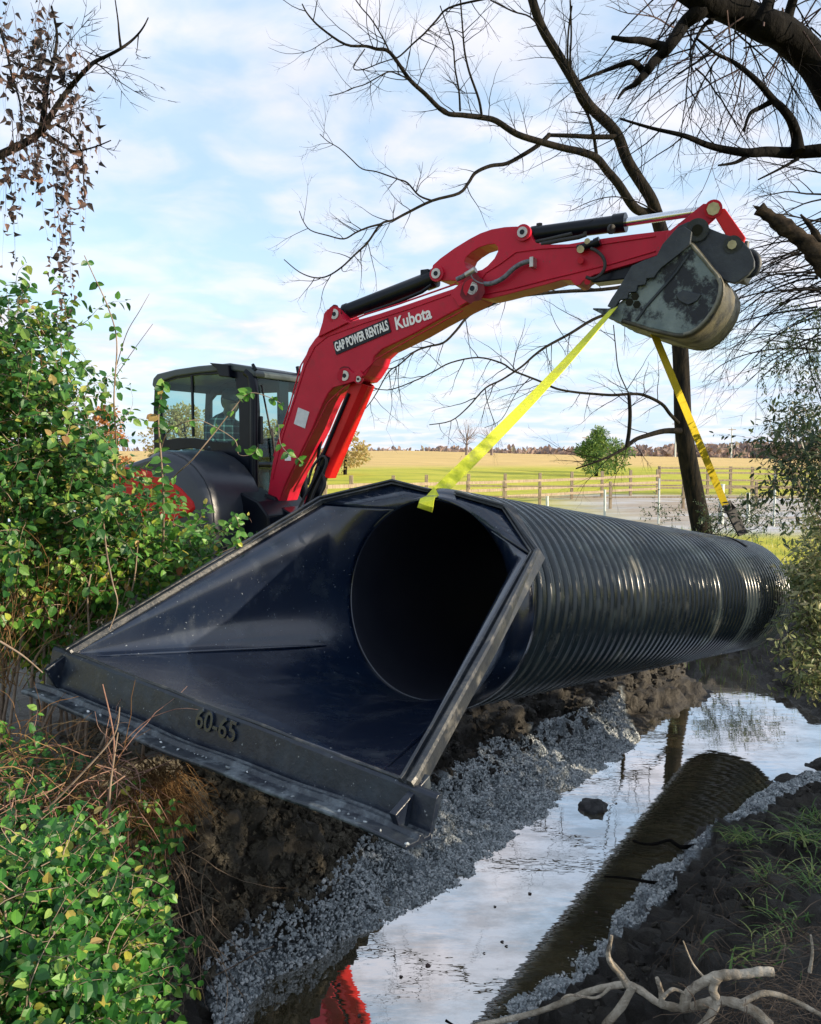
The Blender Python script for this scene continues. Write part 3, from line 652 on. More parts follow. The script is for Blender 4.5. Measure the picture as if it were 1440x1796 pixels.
for name_, sg, E_, D_, B_ in (('flared_skin', -1, EL, DL, BL), ('flared_skin', 1, ER, DR, BR)):
    # crown plate between the mouth and the wing corner
    mb = MB(); Tp = (-.06, sg * .10, .655); a0 = math.atan2(E_[2], abs(E_[1]))
    arc = [(.005, sg * (RI + .004) * math.cos(a_), (RI + .004) * math.sin(a_)) for a_ in np.linspace(R_(81), a0, 13)]
    top = [lerp(Tp, E_, t) for t in np.linspace(0, 1, 7)] + [lerp(E_, D_, t) for t in np.linspace(0, 1, 7)[1:]]
    mb.add([G(*q) for q in arc + top], [(i, i + 1, 14 + i, 13 + i) for i in range(12)], 0, False)
    o = mb.build('crown_plate', M['plastic'], cul); so = o.modifiers.new('solid', 'SOLIDIFY'); so.thickness = .018; so.offset = 0
    o.data.polygons.foreach_set('use_smooth', [True] * len(o.data.polygons))
    # rim flange swept E -> D -> B
    path = [Tp, E_, D_, lerp(D_, B_, .5), B_, (B_[0] + .012, B_[1], B_[2] - .008)]
    outw = [Vector((0, 0, 1)), Vector((0, sg * .3, .95)), Vector((.1, sg * .95, .3)), Vector((.05, sg * 1, .05)), Vector((.05, sg * 1, .0)), Vector((.05, sg * 1, 0))]
    wd = [.03, .04, .06, .07, .075, .075]
    secp = [(-.004, .006), (.12, .030), (.30, .030), (.38, .012), (.55, .012), (.64, .032), (.92, .030), (1.0, .016), (1.0, -.045), (.93, -.045), (.90, -.004), (.0, -.018)]
    rows = []
    for j, (pt, ow) in enumerate(zip(path, outw)):
        P_ = Vector(pt); A_ = Vector(path[max(j - 1, 0)]); B2 = Vector(path[min(j + 1, len(path) - 1)]); T_ = (B2 - A_).normalized()
        ow = (ow - T_ * ow.dot(T_)).normalized(); up_ = T_.cross(ow); up_ = up_ if up_.z * 1 + up_.x * .6 > 0 else -up_
        rows.append([G(*(P_ + ow * a_ * wd[j] + up_ * b_)) for a_, b_ in secp])
    n_ = len(secp); mb = MB(); vs = [q for r in rows for q in r]
    fs = [(r * n_ + i, r * n_ + (i + 1) % n_, (r + 1) * n_ + (i + 1) % n_, (r + 1) * n_ + i) for r in range(len(rows) - 1) for i in range(n_)] + [tuple(range(n_)), tuple((len(rows) - 1) * n_ + i for i in range(n_))]
    mb.add(vs, fs); mb.build('wing_rim', M['rim'], cul, bevel=.003)
# toe: step face, ribbed plate
hl, hr = BL[2], BR[2]
AL, AR = solve_px(37, 1213, TOE + .17), solve_px(712, 1487, TOE + .17)
mb = MB(); tp = [(TOE - .01, .004), (TOE + .012, .004), (TOE + .022, -.01), (TOE + .035, -.175), (TOE + .042, -.185), (TOE + .066, -.187), (TOE + .075, -.165), (TOE + .095, -.165), (TOE + .103, -.187), (TOE + .168, -.19), (TOE + .172, -.20), (TOE + .168, -.212), (TOE + .02, -.21), (TOE - .01, -.03)]
nv = 41; rows = []
for j in range(nv):
    t = j / (nv - 1); v = AL[1] + (AR[1] - AL[1]) * t; base = hl + (hr - hl) * t; low = AL[2] + (AR[2] - AL[2]) * t
    wob_ = .006 * math.sin(t * 9) + .004 * math.sin(t * 23)
    kk = (base - low) / .20
    rows.append([G(u_, v + 0, base + w_ * kk + (wob_ if w_ < -.1 else 0)) for u_, w_ in tp])
n_ = len(tp); vs = [q for r in rows for q in r]
fs = [(r * n_ + i, r * n_ + (i + 1) % n_, (r + 1) * n_ + (i + 1) % n_, (r + 1) * n_ + i) for r in range(nv - 1) for i in range(n_)] + [tuple(range(n_)), tuple((nv - 1) * n_ + i for i in range(n_))]
mb.add(vs, fs)
for q_ in range((nv - 1) * n_):
    if 3 <= q_ % n_ <= 11: mb.mi[q_] = 1
mb.build('toe_plate', [M['plastic_toe'], M['dusty']], cul, bevel=.003)
gus = []
for a_, b_ in ((700, 1372), (722, 1348), (760, 1310), (757, 1380), (741, 1462), (712, 1486)):
    q = WP(a_, b_, MO + VV * (BR[1] + .085), VV) - MO; gus.append((q.dot(U), q.dot(WW) - BR[2]))
for sg, B_ in ((-1, BL), (1, BR)):   # end cheeks where the wing rim meets the toe
    D_ = DL if sg < 0 else DR; lim = lambda u_: B_[2] + (D_[2] - B_[2]) / (.17 - TOE) * (u_ - TOE) - .004
    mb = MB(); mb.prism([[G(u_, B_[1] + sg * .085, min(w_ + B_[2], lim(u_))) for u_, w_ in gus]], VV * (-sg * .03)); mb.build('toe_cheek', M['plastic_toe'], cul, bevel=.004)
mb = MB(); mb.tube([G(TOE + .006, BL[1] + (BR[1] - BL[1]) * t, hl + (hr - hl) * t + .004 + .003 * math.sin(t * 21)) for t in np.linspace(0, 1, 30)], .008, 6); mb.build('worn_edge', M['rim'], cul)
q = WP(380, 1273, MO + U * (TOE + .03), U) - MO; tv, twv = q.dot(VV), q.dot(WW)
mb = MB(); put_text(mb, '60-65', .125, .008, G(TOE + .030, tv, twv), VV, U * 1 + WW * .08, offset=.0015); mb.build('embossed_size_mark', M['plastic'], cul)
mb = MB(); la, lr, ll = [], [], []
for _ in range(80):
    if rng.random() < 1.1: v_ = rng.uniform(AL[1], AR[1]); t_ = (v_ - AL[1]) / (AR[1] - AL[1]); q = G(TOE + rng.uniform(.07, .16), v_, AL[2] + (AR[2] - AL[2]) * t_ + rng.uniform(.0, .02))
    else: v_ = rng.uniform(-.9, .9); q = G(TOE - rng.random() ** 2 * .5 - .05, v_, (hl + hr) / 2 + v_ * (hr - hl) / 2.34 - .012)
    ll.append(tuple(q)); lr.append(rng.uniform(.003, .011))
mb.inst(ST[0][0], ST[0][1], rot_rand(len(ll)) * np.array(lr)[:, None, None], ll); o = mb.build('gravel_crumbs', M['gravel'], cul); tag(o, kind='stuff')
# clips where barrel meets collar, and bolts
for sg in (-1, 1):
    mb = MB(); mb.box(G(-.14, sg * .45, .56), U * .10, VV * .02, WW * .012); mb.build('connector_strip', M['black'], cul, bevel=.003)

# ------------------------------------------------------------------ straps
def ribbon(mb, pts, widths, wdirs, th=.006, mi=0):
    rows = []
    for i, p_ in enumerate(pts):
        t = (pts[min(i + 1, len(pts) - 1)] - pts[max(i - 1, 0)]).normalized(); w = wdirs[i] - t * wdirs[i].dot(t); w.normalize(); n = t.cross(w)
        rows.append([p_ + w * widths[i] / 2 * a_ + n * th / 2 * b_ for a_, b_ in ((-1, -1), (1, -1), (1, 1), (-1, 1))])
    vs = [q for r in rows for q in r]
    fs = [(r * 4 + i, r * 4 + (i + 1) % 4, (r + 1) * 4 + (i + 1) % 4, (r + 1) * 4 + i) for r in range(len(rows) - 1) for i in range(4)] + [(0, 1, 2, 3), tuple((len(rows) - 1) * 4 + i for i in range(4))]
    mb.add(vs, fs, mi)
crown = G(.03, -.13, .60)
p0 = W(1076, 541, 7.18); p1 = W(770, 862, 5.0)
pts = []; wd = []; dirs = []
for i in range(41):
    t = i / 40; q = p0.lerp(p1, t); q.z -= .035 * math.sin(t * math.pi); pts.append(q); wd.append(.085)
    tt_ = (p1 - p0).normalized(); w_ = tt_.cross((q - CAM).normalized()).normalized(); a_ = R_(70 - 62 * min(1, t * 1.15)); dirs.append(-(Matrix.Rotation(a_, 3, tt_) @ w_))
for px, py, Y in ((757, 871, 4.93), (750, 874, 4.86), (748, 880, 4.80), (747, 886, 4.79), (745, 894, 4.81)):
    pts.append(W(px, py, Y)); wd.append(.095); dirs.append(Vector((.9, -.35, .1)))
mb = MB(); ribbon(mb, pts, wd, dirs); fst = mb.build('lifting_strap', M['strap'], origin=p0); tag(fst, 'bright yellow green strap running from bucket tip to the mouth of the culvert', 'strap', 'yellow lifting straps')
p0 = W(1144, 578, 7.45); p1 = W(1273, 888, 9.55)
rt = empty('lifting_strap', p0, 'golden yellow strap with black hook running down to the far end of the culvert', 'strap', 'yellow lifting straps')
pts = []; wd = []; dirs = []
for i in range(31):
    t = i / 30; q = p0.lerp(p1, t); pts.append(q); wd.append(.082); a_ = R_(40 - 25 * t); dirs.append(Vector((math.cos(a_), math.sin(a_), .1)))
mb = MB(); ribbon(mb, pts, wd, dirs); mb.build('webbing', M['strap_b'], rt)
e1 = W(1303, 938, 9.45)
mb = MB(); ribbon(mb, [p1 + Vector((0, 0, .05)), p1.lerp(e1, .5) + Vector((.02, 0, 0)), e1], [.12, .14, .12], [Vector((1, .2, 0))] * 3, .03)
ribbon(mb, [W(1262, 890, 9.5), W(1262, 897, 9.45), W(1275, 899, 9.42), W(1288, 893, 9.45), W(1284, 885, 9.5)], [.08] * 5, [Vector((.3, 1, .2))] * 5, .012)
mb.build('sling_hook', M['rubber'], rt, bevel=.004)
# strap band laid over the barrel
mb = MB(); ub = None
pts = []
for a_ in np.linspace(R_(60), R_(130), 16): pts.append(G(-5.55, (RO + .01) * math.cos(a_), (RO + .01) * math.sin(a_)))
ribbon(mb, pts, [.10] * 16, [U] * 16, .008); mb.build('choker_band', M['rubber'], rt)
# ------------------------------------------------------------------ excavator
M['grease'] = mat('greasy_red_paint', (.10, .012, .018), (.20, .02, .03), 9, rough=.6, spec=.2)
HA = R_(30); H = Vector((math.cos(HA), -math.sin(HA), 0)); NN = Vector((math.sin(HA), math.cos(HA), 0)); ZZ = Vector((0, 0, 1))
B0 = W(1226, 400, 7.1); B0.z = 0; OE = B0 - H * 4.84; OE.z = 0
def X(px, py, off=0): return WP(px, py, OE + NN * off, NN)
def XL(s, off, z): return OE + H * s + NN * off + ZZ * z
GZE = float(hz(OE.x, OE.y))
ex = empty('excavator', XL(-.9, .2, GZE), 'red tracked excavator with raised boom holding the culvert by straps', 'excavator')
BW = .36
boom_px = [(469, 868), (474, 835), (478, 809), (485, 783), (494, 757), (504, 728), (515, 692), (526, 656), (532, 633), (541, 610), (552, 594), (563, 582), (568, 566), (571, 550), (577, 543), (585, 541), (593, 542), (599, 550), (604, 560), (613, 564), (640, 557), (664, 550), (712, 534), (759, 518), (795, 506), (806, 497), (818, 494), (832, 496), (843, 503), (846, 513), (838, 524), (817, 536), (791, 549), (758, 567), (727, 585), (697, 600), (670, 613), (657, 625), (652, 640), (640, 659), (632, 667), (621, 669), (612, 669), (597, 673), (584, 681), (575, 691), (568, 704), (558, 727), (548, 752), (534, 780), (520, 809), (508, 832), (497, 856), (492, 872), (487, 887), (480, 888), (473, 880)]
mb = MB(); mb.prism([[X(a, b) for a, b in boom_px]], NN * BW); boom = mb.build('boom', M['red'], ex, bevel=.014)
# weld lines and raised web plates on the boom side
def weld(pxs, off=-.004, r=.007): 
    mb.tube([X(a, b, off) for a, b in pxs], r, 5)
mb = MB()
weld([(478, 840), (497, 760), (520, 690), (536, 640), (552, 608), (574, 590), (640, 566), (720, 541), (790, 516)])
weld([(496, 868), (520, 815), (552, 752), (575, 706), (596, 686), (640, 650), (660, 630), (700, 606), (760, 573), (812, 545)])
mb.tube([X(a, b, .05) for a, b in ((480, 800), (509, 708), (528, 640), (545, 612), (566, 588), (592, 572), (640, 552), (700, 533), (760, 512), (800, 498))], .010, 6)
mb.build('side_pipe', M['red'], ex)
def pin(px, py, r, off=-.03, m='pin', ring='red', name='pin_boss', rr=1.75):
    c = X(px, py, off); mb = MB()
    mb.tube([X(px, py, 0) + NN * .01, c], r * rr, 20, 0, smooth=False); mb.tube([c, c - NN * .012], r * 1.15, 16, 1, smooth=False); mb.tube([c - NN * .010, c - NN * .016], r * .5, 10, 2, smooth=False)
    mb.build(name, [M[ring], M[m], M['black']], ex, bevel=.003)
for px, py, r in ((587, 551, .05), (605, 659, .05), (829, 506, .055), (629, 665, .03)): pin(px, py, r)
mb = MB(); mb.prism([[X(a, b, .0) for a, b in ((568, 566), (571, 550), (577, 543), (585, 541), (593, 542), (599, 550), (604, 561), (613, 566), (560, 592))]], NN * -.03); mb.build('bracket_plate', M['red'], ex, bevel=.006)
mb = MB(); mb.prism([[X(a, b, 0) for a, b in ((584, 681), (600, 664), (596, 652), (612, 646), (622, 655), (634, 650), (640, 659), (632, 667), (621, 670))]], NN * -.03); mb.build('bracket_plate', M['red'], ex, bevel=.006)
# boom writing
bd = X(755, 545) - X(693, 566)
mb = MB(); put_text(mb, 'Kubota', .19, .004, X(724, 559, -.006), bd, -NN, offset=.004, xs=.80); mb.build('white_lettering', M['white'], ex)
a1, a2 = X(586, 611, -.004), X(680, 571, -.004); bx = (a2 - a1); bx2 = bx.normalized(); by = (bx2.cross(NN)); by = by if by.z > 0 else -by
cc = X(634, 591, -.006); L2 = bx.length / 2
mb = MB(); mb.box(cc, bx2 * (L2 * 1.02), by * .078, NN * .005); pl_ = mb.build('name_plate', M['black'], ex)
mb = MB(); put_text(mb, 'GAP POWER RENTALS', .145, .003, cc - NN * .008, bx2, -NN, offset=.004, xs=.50); mb.build('plate_lettering', M['white'], pl_)
mb = MB()
for a, b, w, h in ((529, 733, .085, .10),): 
    d1 = (X(541, 738) - X(519, 729)).normalized(); d2 = d1.cross(NN).normalized(); mb.box(X(a, b, -.004), d1 * w, d2 * h, NN * .003)
mb.build('sticker', M['label'], ex)
mb = MB(); mb.box(X(505, 802, -.004), H * .045, ZZ * .04, NN * .003); mb.box(X(508, 793, -.005), H * .045, ZZ * .03, NN * .003, 1); mb.build('sticker', [M['white'], M['black']], ex)
mb = MB(); mb.box(X(577, 570, -.004), H * .018, ZZ * .04, NN * .003); mb.build('sticker', M['white'], ex)
# work lamp under the boom
mb = MB(); d1 = (X(650, 640) - X(642, 652)).normalized(); mb.box(X(648, 642, .18), d1 * .06, NN * .10, d1.cross(NN) * .05); lp = mb.build('work_lamp', M['black'], ex, bevel=.01)
mb = MB(); mb.box(X(651, 643, .14) , ZZ * .06, NN * .08, H * .05); mb.build('lens', M['amber'], lp, bevel=.008)
# arm
arm_px = [(759, 482), (757, 474), (759, 465), (772, 453), (797, 435), (823, 419), (842, 409), (862, 402), (885, 398), (904, 397), (918, 397), (926, 401), (931, 411), (934, 419), (941, 426), (955, 429), (997, 428), (1043, 420), (1110, 411), (1179, 403), (1200, 392), (1222, 392), (1236, 400), (1234, 414), (1216, 424), (1190, 436), (1152, 448), (1110, 462), (1074, 472), (1040, 483), (1024, 492), (1017, 500), (1009, 501), (1001, 491), (985, 491), (958, 499), (918, 509), (880, 519), (858, 524), (846, 523), (838, 524), (828, 522), (815, 512), (808, 500), (798, 492), (784, 492), (769, 492)]
hole = [(814, 459), (818, 450), (826, 443), (840, 434), (855, 429), (868, 428), (873, 433), (873, 441), (867, 453), (855, 466), (845, 473), (836, 475), (825, 475), (817, 469)]
mb = MB(); mb.prism([[X(a, b, .045) for a, b in arm_px], [X(a, b, .045) for a, b in hole]], NN * .27); mb.build('arm', M['red'], ex, bevel=.012)
mb = MB()
for wv in ([(836, 500), (852, 478), (878, 462), (905, 442), (950, 436), (1043, 430), (1150, 414)], [(850, 516), (900, 506), (960, 490), (1010, 478), (1075, 462), (1150, 440)]): weld(wv, .040, .008)
mb.build('weld_seam', M['red'], ex)
mb = MB(); mb.prism([[X(a, b, .05) for a, b in ((846, 511), (836, 497), (822, 495), (812, 503), (803, 512), (800, 522), (812, 540), (838, 526))]], NN * -.09); mb.build('arm_pivot_plate', M['red'], ex, bevel=.006)
for px, py, r in ((919, 409, .05), (768, 481, .05)): 
    c = X(px, py, .045); mb = MB(); mb.tube([c + NN * .01, c - NN * .035], r * 1.6, 20, smooth=False); mb.tube([c - NN * .03, c - NN * .05], r * 1.05, 16, 1, smooth=False); mb.tube([c - NN * .05, c - NN * .054], r * .5, 10, 2, smooth=False)
    mb.build('pin_boss', [M['red'], M['pin'], M['black']], ex, bevel=.003)
for px, py in ((807, 503), (813, 502), (1030, 494), (1018, 457)):
    mb = MB(); mb.tube([X(px, py, .045), X(px, py, -.03)], .03, 8, smooth=False); mb.build('grease_cap', M['red'], ex)
# cylinders
def cyl(name, a, b, r, off, m='black', ends=True, rod=None, rr=.03):
    A_, B_ = X(*a, off), X(*b, off); d = (B_ - A_).normalized(); mb = MB()
    L = (B_ - A_).length
    mb.tube([A_, A_ + d * .05, A_ + d * .051, B_ - d * .12, B_ - d * .119, B_], [r * 1.0, r * 1.0, r * .93, r * .93, r * 1.08, r * 1.08], 24)
    o = mb.build(name, M[m], ex, bevel=.004)
    if rod:
        mb = MB(); C_ = X(*rod, off); mb.tube([B_ - d * .02, C_], rr, 20); mb.build('rod', M['chrome'], o)
    return o
c1 = cyl('arm_cylinder', (606, 548), (764, 487), .095, .18)
for q1, q2 in (((585, 552), (612, 546)), ((758, 489), (770, 482))): mb = MB(); mb.tube([X(*q1, .18), X(*q2, .18)], .06, 12); mb.build('cylinder_eye', M['black'], c1)
mb = MB(); mb.box(X(748, 482, .14), H * .05, NN * .05, ZZ * .05); mb.build('port_block', M['black'], c1, bevel=.008); mb = MB(); mb.tube([X(640, 550, .08), X(690, 533, .08), X(740, 512, .08), X(757, 500, .08)], .02, 8); mb.build('feed_pipe', M['black'], c1)
c2 = cyl('bucket_cylinder', (934, 412), (1098, 390), .083, .18, rod=(1243, 368), rr=.04)
mb = MB(); mb.tube([X(1070, 402, .06), X(1074, 402, .05)], .045, 12); mb.tube([X(946, 398, .18), X(946, 392, .18)], .03, 8); mb.tube([X(a, b, .06) for a, b in ((940, 424), (960, 420), (985, 414), (1003, 410))], .018, 8); mb.tube([X(a, b, .06) for a, b in ((950, 428), (980, 422), (1015, 416), (1027, 412), (1026, 407))], .022, 8); mb.build('hydraulic_hose', M['rubber'], c2)
# boom lift cylinder with red guard
g1, g2 = X(640, 671, .18), X(572, 832, .18); gd = (g2 - g1).normalized(); gs = gd.cross(NN).normalized()
lc = MB(); lc.tube([X(630, 668, .18), X(545, 893, .18)], .062, 20); lc = lc.build('lift_cylinder', M['black'], ex)
mb = MB(); side = -gs if gs.dot(H) < 0 else gs
prof_ = [(-.10, -.12), (.05, -.12), (.10, -.07), (.10, .07), (.05, .12), (-.10, .12), (-.10, .105), (.04, .105), (.085, .06), (.085, -.06), (.04, -.105), (-.10, -.105)]
vs = [b_ + side * a_ + NN * w_ for b_ in (g1, g2) for a_, w_ in prof_]
n_ = len(prof_); mb.add(vs, [(i, (i + 1) % n_, n_ + (i + 1) % n_, n_ + i) for i in range(n_)] + [tuple(range(n_)), tuple(range(n_, 2 * n_))]); mb.build('cylinder_guard', M['redlit'], lc, bevel=.004)
mb = MB(); mb.tube([X(575, 798, .1), X(543, 893, .12)], .085, 20); mb.tube([X(612, 690, .05), X(566, 800, .05)], .022, 10); mb.tube([X(568, 742, .3), X(558, 800, .3), X(560, 850, .3)], .02, 8); mb.build('lower_barrel', M['black'], lc, bevel=.004)
for pth in ([(540, 850), (548, 820), (566, 800), (572, 815), (552, 860), (538, 900)], [(556, 905), (562, 870), (570, 850), (566, 830)], [(520, 900), (535, 870), (552, 838), (560, 818)]):
    mb = MB(); mb.tube(smooth_path([X(a, b, .0) for a, b in pth], 5), .016, 8); mb.build('hydraulic_hose', M['rubber'], ex)
# swing post under the boom foot
mb = MB(); mb.prism([[X(a, b, -.05) for a, b in ((452, 872), (466, 866), (480, 872), (492, 890), (520, 905), (560, 880), (580, 905), (575, 960), (500, 975), (470, 960), (455, 920))]], NN * .5); mb.build('swing_post', M['black'], ex, bevel=.012)
pin(470, 882, .05, -.09, 'pin', 'black')
# hoses on the arm
mb = MB(); mb.tube(smooth_path([X(a, b, -.02) for a, b in ((801, 490), (812, 485), (824, 478), (832, 490), (845, 497), (862, 497), (882, 488), (902, 470), (918, 461), (936, 457))], 6), .024, 10)
mb.build('hydraulic_hose', mat('grey_hose', (.06, .065, .08), (.16, .17, .2), 30, rough=.5), ex, bevel=0)
mb = MB(); mb.tube([X(818, 483, -.02), X(834, 473, -.03)], .036, 8); mb.build('hose_clamp', M['pin'], ex); mb = MB(); mb.box(X(935, 461, -.0), H * .02, ZZ * .05, NN * .05); mb.build('hose_clamp', M['pin'], ex, bevel=.006)
mb = MB(); mb.tube([X(1013, 436, -.01), X(1043, 427, -.01)], .035, 10); mb.tube([X(1043, 427, -.01), X(1052, 423, -.01)], .045, 10); mb.tube([X(1018, 437, .04), X(1018, 437, -.05)], .035, 10, 1); mb.tube([X(1030, 423, .04), X(1030, 423, -.05)], .028, 10, 1); mb.build('hose_coupling', [M['black'], M['pin']], ex, bevel=.005)
mb = MB(); mb.tube(smooth_path([X(a, b, -.03) for a, b in ((1036, 436), (1046, 440), (1058, 452), (1061, 468), (1053, 482), (1040, 489), (1028, 486))], 5), .016, 8); mb.build('hydraulic_hose', M['rubber'], ex)
mb = MB(); mb.prism([[X(a, b, .10) for a, b in ((1030, 486), (1150, 452), (1165, 470), (1120, 486), (1074, 492), (1040, 496))]], NN * .2); mb.build('lower_hose_tray', M['black'], ex, bevel=.01)
# link and coupler
def bar2(name, pa, pb, wa, wb, offs, th, m):
    for of in offs:
        mb = MB(); A_, B_ = X(*pa, of), X(*pb, of); d = (B_ - A_).normalized(); s_ = d.cross(NN).normalized()
        lo = [A_ - s_ * wa, A_ - d * wa * .8, A_ + s_ * wa, B_ + s_ * wb, B_ + d * wb * .8, B_ - s_ * wb]; mb.prism([lo], NN * th); o = mb.build(name, M[m], ex, bevel=.008)
    return o
lk = bar2('rocker_link', (1180, 424), (1244, 369), .10, .085, (-.01, .33), .04, 'red')
bar2('bucket_link', (1262, 372), (1296, 424), .05, .06, (-.03, .36), .05, 'redlit')
mb = MB(); mb.tube([X(1251, 366, -.06), X(1251, 366, .45)], .075, 20, smooth=False); mb.tube([X(1251, 366, -.062), X(1251, 366, -.08)], .055, 8, 1, smooth=False); mb.build('link_pin', [M['red'], M['pin']], ex, bevel=.006)
coup_px = [(1180, 407), (1190, 396), (1208, 388), (1232, 390), (1246, 401), (1266, 409), (1288, 416), (1304, 424), (1316, 438), (1323, 456), (1323, 468), (1313, 481), (1298, 492), (1288, 497), (1273, 493), (1260, 484), (1250, 474), (1236, 455), (1220, 436), (1206, 428), (1190, 440), (1165, 452), (1152, 452), (1158, 438), (1172, 424)]
for of in (-.10, .34):
    mb = MB(); mb.prism([[X(a, b, of) for a, b in coup_px]], NN * .06); mb.build('coupler_plate', M['coupler'], ex, bevel=.008)
mb = MB(); mb.prism([[X(a, b, -.05) for a, b in ((1240, 402), (1290, 420), (1318, 456), (1300, 486), (1262, 478), (1238, 448))]], NN * .4); mb.build('coupler_body', M['coupler'], ex, bevel=.01)
mb = MB(); mb.tube([X(1223, 403, -.16), X(1223, 403, .5)], .095, 24, smooth=False); mb.tube([X(1223, 403, -.16), X(1223, 403, -.175)], .045, 16, 1, smooth=False); mb.build('coupler_pin', [M['coupler'], M['black']], ex, bevel=.006)
mb = MB(); mb.tube([X(1285, 429, -.12), X(1285, 429, .5)], .075, 20, smooth=False); mb.tube([X(1284, 429, -.12), X(1284, 429, -.15)], .038, 8, 1, smooth=False); mb.build('coupler_pin', [M['coupler'], M['pin']], ex, bevel=.006)
mb = MB(); ringp = [X(1313 + 17 * math.cos(t), 462 + 20 * math.sin(t), .12) for t in np.linspace(-1.9, 1.9, 15)]; ringp = [X(1308, 424, .12)] + ringp; mb.tube(smooth_path(ringp, 3), .03, 10); mb.build('lifting_eye', M['coupler'], ex)
# bucket
M['edge'] = mat('bright_worn_edge', (.10, .10, .075), (.22, .21, .17), 10, rough=.5)
lipp = [(1076, 553), (1096, 561), (1113, 566), (1140, 575), (1172, 582), (1186, 585)]
curve = [(1199, 585), (1212, 581), (1224, 573), (1237, 560), (1248, 545), (1256, 530), (1261, 514), (1262, 498), (1256, 484), (1247, 474), (1236, 460), (1224, 445), (1214, 433), (1207, 428)]
front = [(1190, 445), (1170, 462), (1152, 477), (1130, 494), (1108, 512), (1092, 526), (1082, 534)]
bw = .98; bo = -.24
mb = MB(); fl_px = lipp + curve + front; mb.prism([[X(a, b, bo) for a, b in fl_px]], NN * .035); bkf = mb.build('bucket', M['bucket'], ex, bevel=.005)
mb = MB(); mb.prism([[X(a, b, bo) + NN * (bw - .035) for a, b in fl_px]], NN * .035); mb.build('far_flank', M['bucket'], bkf, bevel=.005)
shell = lipp + curve; P0 = [X(a, b, bo) for a, b in shell]
cen = X(1190, 510, bo); rows = []
for j, o_ in enumerate(np.linspace(.0, 1, 9)):
    rows.append([p_ + NN * (bw * o_) for p_ in P0])
mb = MB(); n_ = len(P0); vs = [q for r in rows for q in r]; mb.add(vs, [(r * n_ + i, r * n_ + i + 1, (r + 1) * n_ + i + 1, (r + 1) * n_ + i) for r in range(8) for i in range(n_ - 1)], 0, True)
o = mb.build('bucket_shell', M['bucket_back'], bkf); so = o.modifiers.new('solid', 'SOLIDIFY'); so.thickness = .03; so.offset = 1
mb = MB(); prev = None
mb.tube([X(a, b, bo) + (X(a, b, bo) - cen).normalized() * .008 for a, b in curve], .017, 6); mb.build('flank_edge', M['edge'], bkf); mb = MB(); mb.tube([X(a, b, bo) + NN * bw + (X(a, b, bo) - cen).normalized() * .01 for a, b in lipp + curve], .03, 6); mb.build('flank_edge', M['edge'], bkf)
mb = MB(); cut = [(1183, 404), (1200, 397), (1213, 406), (1210, 428), (1190, 446), (1160, 469), (1152, 478)] ; 
x0, y0, x1, y1 = 1152, 478, 1082, 534
for i in range(1, 9):
    t = i / 9; cut.append((x0 + (x1 - x0) * t + (2.4 if i % 2 else -2.6), y0 + (y1 - y0) * t + (2.4 if i % 2 else -2.2)))
cut += [(1076, 542), (1065, 537), (1072, 524), (1088, 500), (1108, 466), (1130, 456), (1152, 448), (1162, 428)]
mb.prism([[X(a, b, bo - .045) for a, b in cut]], NN * .04); mb.build('side_plate', M['coupler'], bkf, bevel=.004)
mb = MB(); pp = [(1184, 517), (1197, 508), (1212, 512), (1230, 516), (1222, 528), (1206, 535), (1192, 528)]; mb.prism([[X(a, b, bo - .02) for a, b in pp]], NN * .03); mb.build('wear_patch', M['coupler'], bkf, bevel=.006)
for a, b in ((1114, 520), (1117, 534), (1104, 530)): mb = MB(); mb.tube([X(a, b, bo - .012), X(a, b, bo + .01)], .035, 6, smooth=False); mb.build('flank_bolt', M['black'], bkf)
mb = MB(); wv = [(1116, 563), (1135, 536), (1160, 508), (1186, 478), (1208, 446)]; mb.tube([X(a, b, bo - .003) for a, b in wv], .014, 5); mb.build('flank_rib', M['coupler'], bkf)
for k in range(5):
    of = bo + .04 + k * .22; A_, B_ = X(1082, 552, bo), X(1039, 541, bo); A_ = A_ + NN * (.04 + k * .22); B_ = B_ + NN * (.04 + k * .22); d = (B_ - A_).normalized(); s_ = d.cross(NN).normalized()
    mb = MB(); vs = []
    for q, h_, w_ in ((A_ - d * .06, .055, .05), (A_ + d * .06, .05, .045), (A_ + d * .10, .035, .032), (B_, .006, .028)):
        vs += [q + s_ * h_ - NN * w_, q + s_ * h_ + NN * w_, q - s_ * h_ + NN * w_, q - s_ * h_ - NN * w_]
    mb.add(vs, [(i * 4 + j, i * 4 + (j + 1) % 4, i * 4 + 4 + (j + 1) % 4, i * 4 + 4 + j) for i in range(3) for j in range(4)] + [(0, 1, 2, 3), (12, 13, 14, 15)]); mb.build('tooth', M['bucket'], bkf, bevel=.004)

# house: cab, hoods, counterweight
YC0 = .02; CWD = .98
def C(px, py, off=YC0): return X(px, py, off)
cab = MB()
zt = C(440, 648).z; zb_ = C(440, 935).z
def zpx(px, py): return C(px, py).z
near = [(275, 940), (270, 800), (269, 720), (271, 672), (278, 659), (310, 651), (350, 645), (405, 641), (440, 648), (448, 665), (452, 720), (450, 800), (446, 870), (440, 935)]
win_u = [(288, 772), (282, 735), (281, 690), (286, 672), (310, 664), (350, 658), (395, 656), (412, 662), (418, 700), (420, 770), (400, 776), (372, 774), (340, 768), (310, 768)]
win_l = [(306, 790), (330, 786), (360, 789), (385, 795), (400, 805), (410, 850), (405, 857), (385, 845), (350, 822), (320, 806)]
cabf = MB(); cabf.prism([[C(a, b) for a, b in near], [C(a, b) for a, b in win_u], [C(a, b) for a, b in win_l]], NN * .05); cabo = cabf.build('cab', M['black'], ex, bevel=.012)
mb = MB(); mb.prism([[C(a, b, .035) for a, b in win_u]], NN * .006); wn = mb.build('side_window', M['glass'], cabo)
mb = MB(); mb.box(C(338, 712, .03), ZZ * .39, H * .014, NN * .012); mb.build('window_divider', M['black'], cabo)
